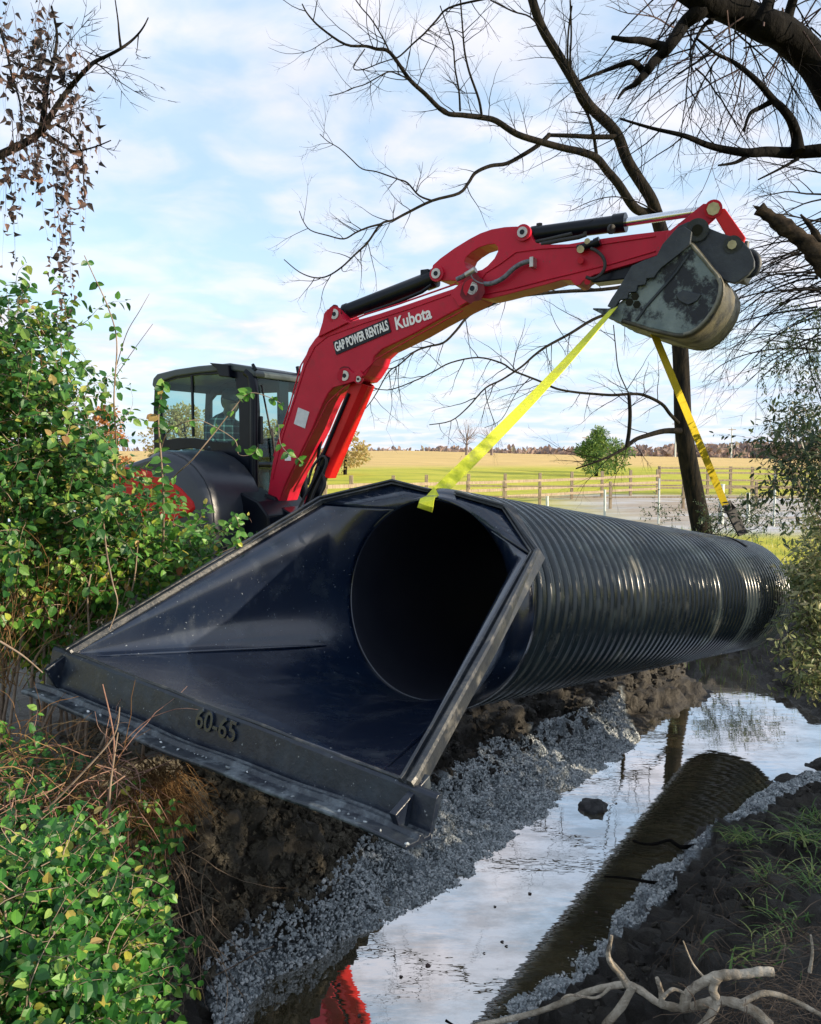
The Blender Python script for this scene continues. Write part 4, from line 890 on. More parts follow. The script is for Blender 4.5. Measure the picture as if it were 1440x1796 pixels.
mb = MB(); mb.prism([[C(a, b, .035) for a, b in win_l]], NN * .006); wn2 = mb.build('lower_window', M['glass'], cabo)
mb = MB(); mb.box(C(335, 795, .06), H * .15, ZZ * .055, NN * .004); mb.build('paper_card', M['teal'], cabo); mb = MB(); mb.box(C(378, 803, .06), H * .10, ZZ * .085, NN * .004); mb.build('paper_card', M['teal'], cabo)
mb = MB(); mb.box(C(391, 817, .05), H * .018, ZZ * .04, NN * .004); mb.build('sticker', M['white'], cabo)
# far side frame
farw = [(a, b) for a, b in win_u]; S_ = NN * (CWD - .05)
mb = MB(); mb.prism([[C(a, b) + S_ for a, b in near], [C(a, b) + S_ for a, b in ((285, 768), (280, 735), (280, 695), (288, 685), (425, 678), (436, 690), (438, 765))]], NN * .05); mb.build('door_frame', M['black'], cabo, bevel=.012)
# roof: curved slab
rp = [(269, 676), (271, 664), (278, 656), (310, 648), (350, 642), (405, 637), (440, 643), (450, 652), (449, 662), (440, 655), (405, 650), (350, 655), (310, 661), (284, 670), (276, 684)]
mb = MB(); mb.prism([[C(a, b) - NN * .03 for a, b in rp]], NN * (CWD + .06)); mb.build('roof', mat('roof_green_grey', (.03, .045, .05), (.04, .055, .06), 3, rough=.4), cabo, bevel=.02)
# visor lamp
mb = MB(); mb.prism([[C(a, b, -.06) for a, b in ((366, 636), (400, 639), (402, 662), (384, 660), (378, 646))]], NN * .5); mb.build('visor', M['black'], cabo, bevel=.012)
# front: posts, header, mullion, glass
Fb = C(440, 935); Ft = C(446, 648)
def Fp(o_, z, ds=0): return XL((C(444, 700) - OE).dot(H) + ds, YC0 + o_, z)
z0_, z1_, zm = zb_, zt - .03, zpx(440, 815)
for o_ in (.0, CWD):
    mb = MB(); mb.tube([Fp(o_, z0_), Fp(o_, zm), Fp(o_, z1_ - .25, .02), Fp(o_, z1_ - .05, -.02), Fp(o_, z1_, -.1)], .055, 10); mb.build('front_post', M['black'], cabo)
mb = MB(); mb.tube([Fp(0, z1_ - .0, -.02), Fp(CWD, z1_ - .0, -.02)], .055, 10); mb.build('front_header', M['black'], cabo)
mb = MB(); mb.tube([Fp(0, zm), Fp(CWD, zm)], .035, 8); mb.build('front_sill', M['black'], cabo)
mb = MB(); mb.box(Fp(CWD / 2, (z1_ + zm) / 2), NN * (CWD / 2 - .04), ZZ * ((z1_ - zm) / 2 - .03), H * .004); fg = mb.build('front_window', M['glass'], cabo)
mb = MB(); mb.box(Fp(CWD / 2, (zm + z0_ + .3) / 2), NN * (CWD / 2 - .04), ZZ * ((zm - z0_ - .3) / 2), H * .004); mb.build('front_lower_window', M['glass'], cabo)
mb = MB(); mb.box(Fp(.60, (z1_ + zm) / 2, -.03), NN * .09, ZZ * ((z1_ - zm) / 2 - .03), H * .02); mb.build('inner_post', M['black'], cabo)
mb = MB(); mb.tube([Fp(.12, z1_ - .15, .03), Fp(.30, zm + .35, .03)], .012, 6); mb.build('wiper', M['rubber'], cabo); mb = MB(); mb.tube([Fp(.30, zm + .45, .035), Fp(.36, zm + .02, .035)], .018, 6); mb.build('wiper', M['rubber'], cabo)
mb = MB(); mb.box(Fp(.06, zm + .42, .06), NN * .03, ZZ * .17, H * .02); mb.build('mirror', M['black'], cabo, bevel=.01)
mb = MB(); mb.tube([Fp(.0, z1_ + .02, .05), Fp(.0, z1_ + .09, .0)], .02, 6); mb.build('roof_bracket', M['black'], cabo); mb = MB(); mb.tube([Fp(CWD - .08, z1_ + .05, 0), Fp(CWD - .08, z1_ + .15, -.02)], .03, 6); mb.build('roof_bracket', M['black'], cabo)
mb = MB(); mb.box(XL((C(275, 800) - OE).dot(H) + .02, YC0 + CWD / 2, zpx(270, 850)), NN * (CWD / 2 - .05), ZZ * .42, H * .03); mb.build('rear_panel', M['black'], cabo, bevel=.01); mb = MB(); mb.box(XL((C(275, 800) - OE).dot(H) + .02, YC0 + CWD / 2, zpx(270, 668)), NN * (CWD / 2 - .05), ZZ * .05, H * .03); mb.build('rear_panel', M['black'], cabo, bevel=.01)
mb = MB(); sC = (C(350, 900) - OE).dot(H); mb.box(XL(sC + .05, YC0 + CWD / 2, zb_ + .05), H * .82, NN * (CWD / 2 - .03), ZZ * .05); mb.build('cab_floor', M['black'], cabo)
# seat
sS = (C(362, 760) - OE).dot(H) - .1; zs = zpx(370, 835)
mb = MB(); mb.box(XL(sS + .15, .50, zs), H * .27, NN * .26, ZZ * .08); mb.box(XL(sS - .12, .50, zs + .36), H * .07, NN * .25, ZZ * .36); mb.box(XL(sS + .1, .5, zs - .25), H * .2, NN * .2, ZZ * .2); mb.build('seat', M['rubber'], cabo, bevel=.03)
for o_ in (.20, .80):
    mb = MB(); mb.box(XL(sS + .35, o_, zs + .12), H * .20, NN * .07, ZZ * .12); mb.tube([XL(sS + .48, o_, zs + .2), XL(sS + .52, o_, zs + .45)], .025, 8); mb.build('control_console', M['rubber'], cabo, bevel=.02)
# right hand hood (dark grey), rounded
hood_px = [(292, 830), (296, 808), (306, 796), (322, 790), (345, 792), (366, 802), (384, 817), (400, 838), (410, 860), (416, 890), (418, 925), (418, 990), (292, 990)]
HO = -.92
mb = MB(); hp = [X(a, b, HO + .45) for a, b in hood_px]; rows = []
ctr = X(345, 900, HO + .45)
for o_, k in ((0, .86), (.03, .93), (.09, .98), (.2, 1.0), (.88, 1.0)):
    rows.append([ctr + (p_ - ctr) * k + NN * (-.45 + o_) for p_ in hp])
n_ = len(hp); vs = [q for r in rows for q in r]; mb.add(vs, [(r * n_ + i, r * n_ + (i + 1) % n_, (r + 1) * n_ + (i + 1) % n_, (r + 1) * n_ + i) for r in range(len(rows) - 1) for i in range(n_)] + [tuple(range(n_))], 0, True)
mb.build('tank_hood', M['hood'], ex)
mb = MB(); mb.tube([ctr + (p_ - ctr) * .985 + NN * (-.37) for p_ in hp[1:11]], .004, 5); mb.build('hood_seam', M['hood'], ex)
red_px = [(196, 845), (200, 826), (214, 818), (240, 820), (262, 826), (290, 838), (316, 856), (338, 880), (342, 893), (330, 905), (300, 915), (196, 915)]
mb = MB(); mb.prism([[X(a, b, HO - .02) for a, b in red_px]], NN * .5); mb.build('side_cover', M['redlit'], ex, bevel=.035)
mb = MB(); mb.prism([[X(a, b, HO + .0) for a, b in ((190, 840), (196, 822), (262, 800), (292, 800), (292, 990), (190, 990))]], NN * 1.85); mb.build('engine_hood', M['hood'], ex, bevel=.05)
mb = MB(); mb.prism([[X(a, b, HO - .0) for a, b in ((170, 870), (192, 850), (200, 990), (172, 980))]], NN * 1.85); mb.build('counterweight', M['red'], ex, bevel=.06)
zdeck = X(400, 990, HO).z
mb = MB(); mb.box(XL(-1.4, 0, zdeck - .04), H * 1.35, NN * .98, ZZ * .12); mb.build('deck', M['black'], ex, bevel=.02)
mb = MB(); mb.prism([[X(a, b, HO + .55) for a, b in ((405, 855), (452, 880), (470, 905), (478, 985), (405, 990))]], NN * .5); mb.build('step_panel', M['black'], ex, bevel=.02)
# tracks
for o_ in (-.72, .78):
    mb = MB(); c_ = XL(-1.25, o_, GZE + .36); loop = []
    for t in range(40):
        an = 2 * math.pi * t / 40; xx = math.cos(an); yy = math.sin(an)
        loop.append(c_ + H * (1.15 * (1 if xx > 0 else -1) * min(1, abs(xx) * 3) + .30 * xx) + ZZ * (.34 * max(-1, min(1, yy * 1.15))))
    mb.prism([loop], NN * .42)
    for i in range(0, 40):
        p_ = loop[i]; q_ = loop[(i + 1) % 40]; m_ = (p_ + q_) / 2 + NN * .21; d = (q_ - p_).normalized(); mb.box(m_, d * .022, NN * .21, d.cross(NN).normalized() * .035)
    tr_ = mb.build('track', M['rubber'], ex)
    for k in (-1, 1):
        mb = MB(); mb.tube([c_ + H * 1.1 * k - NN * .02, c_ + H * 1.1 * k + NN * .44], .24, 16, smooth=False); mb.build('sprocket', M['black'], tr_)
mb = MB(); mb.box(XL(-1.2, .1, GZE + .45), H * .7, NN * .55, ZZ * .18); mb.tube([XL(-1.2, .1, GZE + .5), XL(-1.2, .1, zdeck)], .45, 24, smooth=False); mb.build('undercarriage', M['black'], ex, bevel=.01)
mb = MB(); bl = [XL(.75, -1, GZE + .08), XL(.68, -1, GZE + .28), XL(.72, -1, GZE + .50), XL(.66, -1, GZE + .50), XL(.62, -1, GZE + .28), XL(.70, -1, GZE + .08)]; mb.prism([bl], NN * 2.1); mb.box(XL(.3, -.3, GZE + .3), H * .4, NN * .06, ZZ * .07); mb.box(XL(.3, .5, GZE + .3), H * .4, NN * .06, ZZ * .07); mb.build('dozer_blade', M['red'], ex, bevel=.008)

# ------------------------------------------------------------------ driver
hd = C(392, 712, .45); sh = XL(sS + .05, .50, zs + .66)
pr = empty('person', XL(sS, .50, zs + .08), 'driver in dark cap and plaid flannel shirt sitting inside the excavator cab', 'person')
zh = zs + .10
PS_ = 1.13
P_ = lambda s, o, z: XL(sS + s * PS_, .42 + o * PS_, zh - .03 + z * PS_)
def bodymesh(name, balls, m, parent, res=.03):
    mbl = bpy.data.metaballs.new(name); ob = bpy.data.objects.new(name, mbl); COL.objects.link(ob); mbl.resolution = res; mbl.render_resolution = res; mbl.threshold = .3
    for a_, b_, ra, rb in balls:
        n = max(2, int((b_ - a_).length / .03))
        for i in range(n + 1):
            e = mbl.elements.new(); q = a_.lerp(b_, i / n) - OE; e.co = q; e.radius = (ra + (rb - ra) * i / n) * 1.32 * PS_
    bpy.context.view_layer.update(); dg = bpy.context.evaluated_depsgraph_get(); me_ = bpy.data.meshes.new_from_object(ob.evaluated_get(dg)); bpy.data.objects.remove(ob); bpy.data.metaballs.remove(mbl)
    org = parent_origin(parent)
    for v in me_.vertices: v.co = v.co + OE - org
    for f_ in me_.polygons: f_.use_smooth = True
    me_.materials.clear(); me_.materials.append(m); o = bpy.data.objects.new(name, me_); COL.objects.link(o); o.parent = parent; return o
HC = P_(.16, -.02, .80)
fw = (H * .95 - NN * .3 - ZZ * .25).normalized()  # looking ahead and down
lt = ZZ.cross(fw).normalized(); upv = fw.cross(lt).normalized()
q0_ = HC; lt = lt * 1.0
hands = []
for s_ in (-1, 1):
    base = P_(.52, s_ * .28, .30)
    hands += [(base, base + H * .07 - ZZ * .01, .045, .04)]
    for k in range(4): hands.append((base + H * .06 + NN * (.03 - k * .02), base + H * (.11 - .008 * abs(k - 1.5)) + NN * (.035 - k * .023) - ZZ * .03, .014, .011))
    hands.append((base + H * .03 - NN * s_ * .03, base + H * .08 - NN * s_ * .05 + ZZ * .01, .015, .012))
inner = [(HC - upv * .2, P_(.02, 0, .5), .06, .06)]
for s_ in (-1, 1): inner += [(P_(.02, 0, .5), P_(.02, s_ * .21, .49), .05, .05), (P_(.02, s_ * .21, .49), P_(.12, s_ * .29, .24), .045, .04), (P_(.12, s_ * .29, .24), P_(.53, s_ * .28, .30), .035, .035)]
body = bodymesh('body', [(HC - upv * .10, HC - upv * .22 - fw * .03, .065, .075), (HC + upv * .04, HC - upv * .03, .108, .10), (HC - upv * .06 + fw * .02, HC - upv * .09 + fw * .05, .08, .065), (HC + fw * .115 - upv * .015, HC + fw * .13 - upv * .035, .016, .02),
    (HC + lt * .115, HC + lt * .118 - upv * .03, .018, .016), (HC - lt * .115, HC - lt * .118 - upv * .03, .018, .016)] + hands + inner, M['skin'], pr)
torso = [(P_(.0, 0, .02), P_(-.02, 0, .30), .18, .18), (P_(-.02, 0, .30), P_(.02, 0, .50), .18, .17), (P_(.02, -.16, .50), P_(.02, .16, .50), .10, .10), (P_(.03, 0, .55), P_(.08, 0, .62), .09, .075)]
for s_ in (-1, 1): torso += [(P_(.02, s_ * .21, .49), P_(.12, s_ * .29, .24), .085, .068), (P_(.12, s_ * .29, .24), P_(.50, s_ * .28, .30), .066, .048)]
bodymesh('shirt', torso, M['plaid'], body)
legs = [(P_(0, -.1, .02), P_(0, .1, .02), .14, .14)]
for s_ in (-1, 1): legs += [(P_(.02, s_ * .11, .02), P_(.46, s_ * .15, .05), .115, .08), (P_(.46, s_ * .15, .05), P_(.50, s_ * .15, -.36), .075, .055)]
bodymesh('trousers', legs, M['jeans'], body)
bo_ = []
for s_ in (-1, 1): bo_ += [(P_(.49, s_ * .15, -.38), P_(.66, s_ * .15, -.42), .06, .05)]
bodymesh('boots', bo_, M['rubber'], body)
bodymesh('hair', [(HC - fw * .04 + upv * .03, HC - fw * .05 - upv * .06, .105, .085), (HC + fw * .045 - upv * .10, HC + fw * .05 - upv * .13, .055, .035)], M['beard'], body)
mb = MB(); rows = []
for k, (hh, rr) in enumerate(((.02, .125), (.06, .126), (.10, .115), (.135, .08), (.15, .02))): rows.append([HC + upv * hh + (fw * math.cos(a_) * 1.12 + lt * math.sin(a_)) * rr for a_ in np.linspace(0, 2 * math.pi, 21)[:-1]])
mb.add([q for r in rows for q in r], [(r * 20 + i, r * 20 + (i + 1) % 20, (r + 1) * 20 + (i + 1) % 20, (r + 1) * 20 + i) for r in range(4) for i in range(20)] + [tuple(range(80, 100))], 0, True)
br = [HC + upv * .03 + fw * (.11 + .10 * math.cos(a_)) + lt * .10 * math.sin(a_) for a_ in np.linspace(-1.5, 1.5, 12)]; mb.prism([br], upv * .010); mb.build('cap', M['cap'], body)
for s_ in (-1, 1):
    mb = MB(); bm = bmesh.new(); bmesh.ops.create_uvsphere(bm, u_segments=10, v_segments=8, radius=.013); mb.add([HC + fw * .10 + lt * s_ * .038 + upv * .005 + v.co for v in bm.verts], [[v.index for v in f_.verts] for f_ in bm.faces]); bm.free(); mb.build('eye', M['white'], body)
# grease and dust caught round the pins: thin smears on the paint
for px, py, r in ((587, 551, .10), (829, 506, .13), (605, 659, .10)):
    mb = MB(); c = X(px, py, -.0015 if px != 829 else -.042); pts_ = []
    for k in range(22): a_ = 2 * math.pi * k / 22; rr = r * (1 + .25 * noise.noise(Vector((math.cos(a_) * 2, math.sin(a_) * 2, px)))) ; pts_.append(c + (H * math.cos(a_) + ZZ * math.sin(a_) * 1.1 - ZZ * .02) * rr)
    mb.prism([pts_], NN * .001); mb.build('grease_smear', M['grease'], ex)
# ------------------------------------------------------------------ fences
def fence(name, pts, h, rails, label, post_r=.06, rail_h=.06, m='wood', extra=.08):
    o0 = Vector((pts[0][0], pts[0][1], float(hz(*pts[0])))); root = empty(name, o0, label, 'fence'); P = [Vector((x, y, float(hz(x, y)))) for x, y in pts]
    for p_ in P:
        mb = MB(); mb.box(p_ + ZZ * (h / 2 + extra / 2 - .1), Vector((post_r, 0, 0)), Vector((0, post_r, 0)), ZZ * (h / 2 + extra / 2 + .1)); mb.build('post', M[m], root, bevel=.01)
    for a_, b_ in zip(P, P[1:]):
        d = (b_ - a_); side = Vector((d.y, -d.x, 0)).normalized()
        if side.y > 0: side = -side
        for k in rails:
            mb = MB(); j = rng.uniform(-.02, .02); mb.box((a_ + b_) / 2 + ZZ * (h * k + j) + side * (post_r + .02), d * .5, side * .02, ZZ * rail_h); mb.build('rail', M[m], root)
    return root
def fx(px, Y): return ((px - 720) / F * Y, Y)
fence('rail_fence', [fx(a_, 31 + (a_ - 690) * .030) for a_ in (570, 616, 690, 748, 822, 886, 947, 1003, 1056, 1106, 1153)], 1.32, (.24, .50, .78), 'long weathered board fence climbing away from behind the culvert to the right', .07, .065)
fence('rail_fence', [fx(a_, 45 + (a_ - 1153) * .003) for a_ in (1156, 1202, 1241, 1281, 1319, 1360, 1401, 1445, 1490)], 1.5, (.25, .52, .80, .98), 'far board fence crossing the meadow right of the tree trunk', .07, .05)
fence('rail_fence', [fx(a_, 33) for a_ in (820, 884, 947, 1071, 1199, 1327, 1455)], 1.05, (.45, .9), 'low two rail fence along the grey puddled yard', .055, .03, 'wood')
for px, Y, h, w, lb in ((890, 27, .55, .03, 'short pale stake nearest the culvert crown, leftmost of the stakes'), (960, 26, .75, .05, 'short blue grey stake second from the left behind the culvert'), (1061, 25, 1.0, .04, 'pale stake third from the left standing clear above the culvert'), (1156, 24, 1.35, .03, 'thin tall pale stake just left of the leaning tree trunk'),
                      (1266, 24, 1.2, .09, 'thick pale stake directly behind the strap hook'), (1313, 25, .9, .06, 'green grey stake just right of the strap hook'), (1359, 23, 1.5, .035, 'thin pale stake second from the right edge'), (1414, 28, .9, .04, 'small pale stake nearest the right edge of the yard')):
    x, y = fx(px, Y); z = float(hz(x, y)); mb = MB(); mb.tube([(x, y, z - .1), (x + .01, y, z + h * .5), (x, y, z + h)], [w, w * .97, w * .95], 8); mb.tube([(x, y, z + h), (x, y, z + h + .02)], w * 1.15, 8)
    tag(mb.build('stake', M['woodpale'], origin=(x, y, z)), lb, 'stake', 'pale stakes along the yard')
for px, Y, h, lb in ((1183, 140, 6.2, 'slim pale utility pole in front of the far woods, just left of the trunk'), (1281, 150, 5.8, 'slim utility pole in front of the far woods right of the strap'), (1028, 120, 3.0, 'short pole standing beside the far evergreen tree')):
    x, y = fx(px, Y); z = float(hz(x, y)); rt_ = empty('utility_pole', (x, y, z), lb, 'pole', 'poles at the far field edge')
    mb = MB(); mb.tube([(x, y, z - .3), (x, y, z + h)], [.16, .10], 8); mb.build('pole', M['woodpale'], rt_)
    mb = MB(); mb.box((x, y - .15, z + h * .93), (.7, 0, 0), (0, .05, 0), (0, 0, .06)); mb.build('crossarm', M['wood'], rt_)
# ------------------------------------------------------------------ far woods, far trees
lv = Leaves(); tw = MB()
def far_clump(x, y, z, w, h, n, sz):
    for _ in range(n):
        a_ = rvec(); r_ = rng.random() ** .4; q = Vector((x + a_.x * w * r_, y + a_.y * w * r_, z + h * (.5 + .5 * a_.z * r_)))
        lv.put(q, (rvec() + ZZ).normalized(), rvec(), sz * rng.uniform(.6, 1.3))
for i in range(300):
    px = rng.uniform(540, 1700) if i < 240 else rng.uniform(-300, 540); Y = rng.uniform(185, 330)
    x = (px - 720) / F * Y; topy = 793 - (max(0, px - 1000) / 440) * 12 - rng.uniform(0, 7) if px < 1700 else 770
    zb2 = 0; zt2 = CZ + (798 - topy) / F * Y; hh = rng.uniform(6, 9)
    far_clump(x, Y, zt2 - hh, rng.uniform(3, 7), hh, 130, 1.5)
wd_ = lv.build('distant_woods', M['far_twig'], None); tag(wd_, 'brown bare woods along the far edge of the fields', 'woods', kind='stuff')
def crown_tree(name, label, cat, px, Y, topy, width, nl, m, size, group=None, base=None, cone=False, kind='ovate', trunk_r=.25, ztrunk=.35, mtrunk='twig'):
    x = (px - 720) / F * Y; z = float(hz(x, min(Y, 180))); top = CZ + (798 - topy) / F * Y; H_ = top - z; root = empty(name, (x, Y, z), label, cat, group)
    mb = MB(); mb.tube([(x, Y, z - .3), (x + .1, Y, z + H_ * .5), (x, Y, z + H_ * .92)], [trunk_r, trunk_r * .7, trunk_r * .15], 8); 
    for k in range(12):
        t = rng.uniform(.2, .8); d = rvec(); d.z = abs(d.z) * .4; w_ = width * (1 - t * .7 if cone else 1) * .8; a_ = Vector((x, Y, z + H_ * t)); mb.tube([a_, a_ + d * w_ * .5 + ZZ * .1, a_ + d * w_], [trunk_r * .3, trunk_r * .2, .03], 5)
    mb.build('trunk', M[mtrunk], root); lv = Leaves(); blobs = []
    for k in range(26):
        t = rng.uniform(.15, .98); w_ = width * ((1 - t) * 1.0 + .12 if cone else math.sin(math.pi * (t * .8 + .15))); an = rng.uniform(0, 6.28); rr = w_ * rng.uniform(.2, .85)
        blobs.append((Vector((x + math.cos(an) * rr, Y + math.sin(an) * rr, z + H_ * t)), width * rng.uniform(.22, .38) * (1.1 - t * .5 if cone else 1)))
    for _ in range(nl):
        c_, r_ = rng.choice(blobs); d = rvec(); q = c_ + Vector((d.x, d.y, d.z * .7)) * r_ * rng.random() ** .35
        lv.put(q, (d + rvec() * .6).normalized(), (rvec() + ZZ * .8), size * rng.uniform(.6, 1.3))
    lv.build('crown', m, root, kind); return root
crown_tree('evergreen_tree', 'round topped green evergreen tree at the far fence corner', 'evergreen tree', 1045, 62, 754, 2.5, 4800, M['needle'], .24, cone=True, trunk_r=.16, kind='narrow')
crown_tree('evergreen_tree', 'low green bush joined to the left of the round topped evergreen', 'evergreen shrub', 1078, 66, 772, 1.6, 1600, M['needle'], .24, trunk_r=.10, kind='narrow')
crown_tree('autumn_tree', 'orange brown leafy tree seen between the left thicket and the cab', 'tree', 186, 30, 718, 1.0, 2200, M['leaf_auburn'], .12, trunk_r=.1)
crown_tree('autumn_tree', 'tan hazy tree seen through the cab side window', 'tree', 325, 42, 722, 2.6, 4200, mtan := leafmat('tan_leaf', [(0, (.30, .24, .10)), (.5, (.45, .34, .14)), (1, (.36, .36, .16))], trans=.4), .17, trunk_r=.2)
crown_tree('autumn_tree', 'small tan tree between the boom and the lift cylinder', 'tree', 605, 60, 752, 2.0, 1800, mtan, .2, trunk_r=.15)
crown_tree('autumn_tree', 'tan tree behind the front window of the cab', 'tree', 486, 50, 735, 2.2, 2600, mtan, .18, trunk_r=.15)
M['twig_far'] = mat('far_twig_grey', (.17, .14, .135), (.24, .19, .17), 2, rough=.9, spec=.1)
for px, Y, ty, sd, lb in ((818, 110, 738, 3, 'bare grey tree alone on the field crest, left one of the pair beside the strap'), (862, 112, 742, 4, 'bare grey tree alone on the field crest, right one of the pair beside the strap')):
    x, y = fx(px, Y); z = float(hz(x, y)); top = CZ + (798 - ty) / F * Y; root = empty('bare_tree', (x, y, z), lb, 'tree', 'bare trees on the crest'); hh = top - z
    mb = MB(); mb.tube([(x, y, z - .3), (x, y, z + hh * .3), (x + .1, y, z + hh * .55)], [.22, .14, .08], 8); mb.build('trunk', M['twig_far'], root)
    mb = MB()
    for k in range(24):
        d = rvec(); d.z = abs(d.z) + .35; twig(mb, Vector((x, y, z + hh * rng.uniform(.25, .5))), d, hh * rng.uniform(.4, .6), .045, 3, .3, .1, .8, .6, 3, 3)
    mb.build('crown', M['twig_far'], root)

# ------------------------------------------------------------------ near bare tree (behind the culvert)
TS = 1.8
tb = W(1228, 935, 19.3); root = empty('bare_tree', (tb.x, tb.y, float(hz(tb.x, tb.y))), 'slender bare tree with ridged bark rising behind the bucket and forking over the boom', 'tree')
tk = MB()
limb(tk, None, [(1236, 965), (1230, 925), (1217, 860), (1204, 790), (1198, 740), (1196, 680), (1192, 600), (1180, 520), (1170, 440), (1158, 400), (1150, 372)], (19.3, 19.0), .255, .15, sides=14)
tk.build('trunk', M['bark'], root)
tw = MB(); Yt = 10.6
def mk(name, pxs, Ys, r0, r1, den=1.6, **k):
    den *= 1.25; r0 *= TS * .78; r1 *= TS; k['tl'] = k.get('tl', .8) * TS; k['tr'] = .011; Ys = tuple(q * TS for q in (Ys if hasattr(Ys, '__len__') else (Ys, Ys))); mb = MB(); limb(mb, tw, pxs, Ys, r0, r1, den, **k); return mb.build(name, M['bark'], root)
mk('limb', [(1152, 376), (1140, 345), (1102, 285), (1080, 232), (1035, 187), (1009, 146), (982, 101), (949, 45), (928, -20), (915, -70)], (10.6, 9.8), .105, .05, 1.8, tl=1.1)
mk('limb', [(1150, 374), (1128, 372), (1110, 361), (1084, 322), (1065, 300), (1046, 277), (1018, 266), (990, 260), (949, 249), (906, 235), (870, 212), (845, 206), (812, 202), (780, 197), (745, 164), (718, 139), (684, 92), (660, 86), (642, 81), (606, 78), (563, 49), (540, 25), (530, 7)], (10.6, 8.6), .085, .006, 2.6, tl=.75)
br_ = [([(964, 236), (942, 256), (915, 273), (888, 287), (860, 291), (834, 303), (822, 320), (805, 339), (758, 352), (711, 375), (690, 386), (668, 393), (645, 425), (621, 448), (600, 468), (575, 484), (552, 487), (525, 477), (498, 455)], (10.2, 9), .038, .005),
       ([(964, 237), (1000, 238), (1040, 240), (1080, 240)], (10.2, 10.3), .03, .035),
       ([(668, 393), (645, 399), (624, 408), (603, 419), (575, 413), (545, 404), (532, 388), (525, 370)], (9.3, 9), .016, .004),
       ([(758, 352), (735, 343), (715, 321), (700, 315), (686, 310), (660, 301), (635, 296), (615, 278), (595, 260), (575, 248), (561, 235)], (9.5, 9.2), .016, .004),
       ([(845, 206), (840, 175), (823, 126), (815, 90), (812, 58), (807, -10)], (9.6, 9.3), .022, .008), ([(807, 195), (805, 160), (798, 119), (795, 80), (787, 54), (772, 10)], (9.5, 9.1), .016, .006),
       ([(684, 92), (697, 101), (725, 76), (745, 58), (765, 36), (787, 14), (841, 0), (900, -10)], (9, 8.8), .010, .012), ([(722, 141), (700, 131), (682, 126), (660, 137), (640, 148), (617, 155), (600, 163), (577, 168)], (9.1, 8.9), .012, .004),
       ([(684, 92), (668, 60), (650, 32), (635, 15), (624, 0)], (9, 8.8), .012, .006), ([(1046, 270), (1039, 225), (1028, 195), (1012, 169), (1000, 120), (1002, 60), (1000, 0)], (10.4, 9.9), .03, .01),
       ([(640, 86), (620, 118), (636, 122), (668, 110), (700, 100)], (9, 8.8), .008, .006), ([(982, 101), (955, 60), (930, 30), (900, 20), (860, 0)], (10, 9.6), .014, .008), ([(1035, 187), (1000, 130), (996, 70), (1003, 10)], (10, 9.5), .018, .01)]
for a_ in br_: mk('limb', *a_, den=2.8, tl=.55, depth=2)
for a_ in [([(1194, 756), (1165, 756), (1134, 764), (1112, 772), (1096, 786), (1070, 800), (1040, 812), (1010, 822)], (10.5, 9.8), .055, .008), ([(1099, 784), (1103, 760), (1105, 730), (1104, 705), (1103, 691)], (10, 9.9), .035, .022),
           ([(1190, 742), (1175, 726), (1160, 708), (1129, 693), (1105, 691), (1075, 693), (1043, 691), (1010, 688), (977, 682), (950, 670), (930, 662), (900, 650), (880, 637), (839, 627), (791, 636), (760, 652), (727, 668), (679, 684), (631, 674)], (10.5, 8.9), .032, .005),
           ([(1170, 520), (1120, 530), (1080, 545), (1039, 561), (1000, 585), (958, 608), (935, 625), (915, 643), (880, 666), (851, 681), (820, 715), (791, 738), (753, 745)], (10.6, 9), .034, .005),
           ([(1180, 480), (1080, 505), (980, 512), (900, 521), (860, 535), (823, 553), (800, 580), (778, 601), (750, 608), (727, 617), (700, 640), (682, 652), (660, 690), (644, 713), (609, 751)], (10.6, 9.2), .034, .004),
           ([(1103, 691), (1085, 650), (1080, 610), (1076, 570)], (9.9, 9.6), .010, .006), ([(1150, 372), (1120, 355), (1080, 345), (1040, 352), (1000, 370)], (10.5, 10), .014, .004), ([(930, 662), (905, 690), (880, 735), (850, 750)], (9.5, 9.2), .008, .003)]: mk('limb', *a_, den=2.4, tl=.7, depth=2, grav=-.05)
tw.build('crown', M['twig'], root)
# ------------------------------------------------------------------ big dark tree on the right
xR, yR = 5.7, 6.9; zR = float(hz(xR, yR)); root = empty('large_tree', (xR, yR, zR), 'heavy dark barked tree whose limbs reach in at the top right corner', 'tree')
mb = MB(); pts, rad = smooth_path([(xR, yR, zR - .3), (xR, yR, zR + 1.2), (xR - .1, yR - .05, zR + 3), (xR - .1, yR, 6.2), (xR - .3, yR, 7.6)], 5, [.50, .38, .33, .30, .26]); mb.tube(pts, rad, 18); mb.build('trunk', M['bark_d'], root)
tw = MB(); twr = MB()
def mk2(pxs, Ys, r0, r1, den=2.0, red=False, **k):
    mb = MB(); limb(mb, twr if red else tw, pxs, Ys, r0, r1, den, **k); return mb.build('limb', M['bark_d'], root)
mk2([(1535, 330), (1490, 220), (1455, 150), (1425, 105), (1376, 60), (1345, 46), (1320, 34), (1275, 12), (1230, -5), (1180, -40)], (6.9, 6.2), .15, .10, 2.6, tl=1.1, depth=2)
mk2([(1240, 10), (1226, 19), (1213, 30), (1200, 42), (1185, 65), (1170, 85), (1158, 97), (1147, 107), (1138, 120), (1132, 128), (1122, 118), (1110, 109), (1090, 113), (1069, 121), (1040, 132), (1016, 142)], (6.3, 6.1), .07, .008, 2.6, tl=.8, grav=-.2)
mk2([(1134, 126), (1122, 140), (1110, 150), (1095, 158), (1084, 173)], (6.2, 6.1), .035, .008, 1)
mk2([(1168, 84), (1150, 78), (1125, 71), (1100, 70), (1074, 66)], (6.2, 6.1), .04, .016, .5)
mk2([(1250, 33), (1235, 45), (1220, 70), (1208, 97)], (6.3, 6.3), .022, .006, .5)
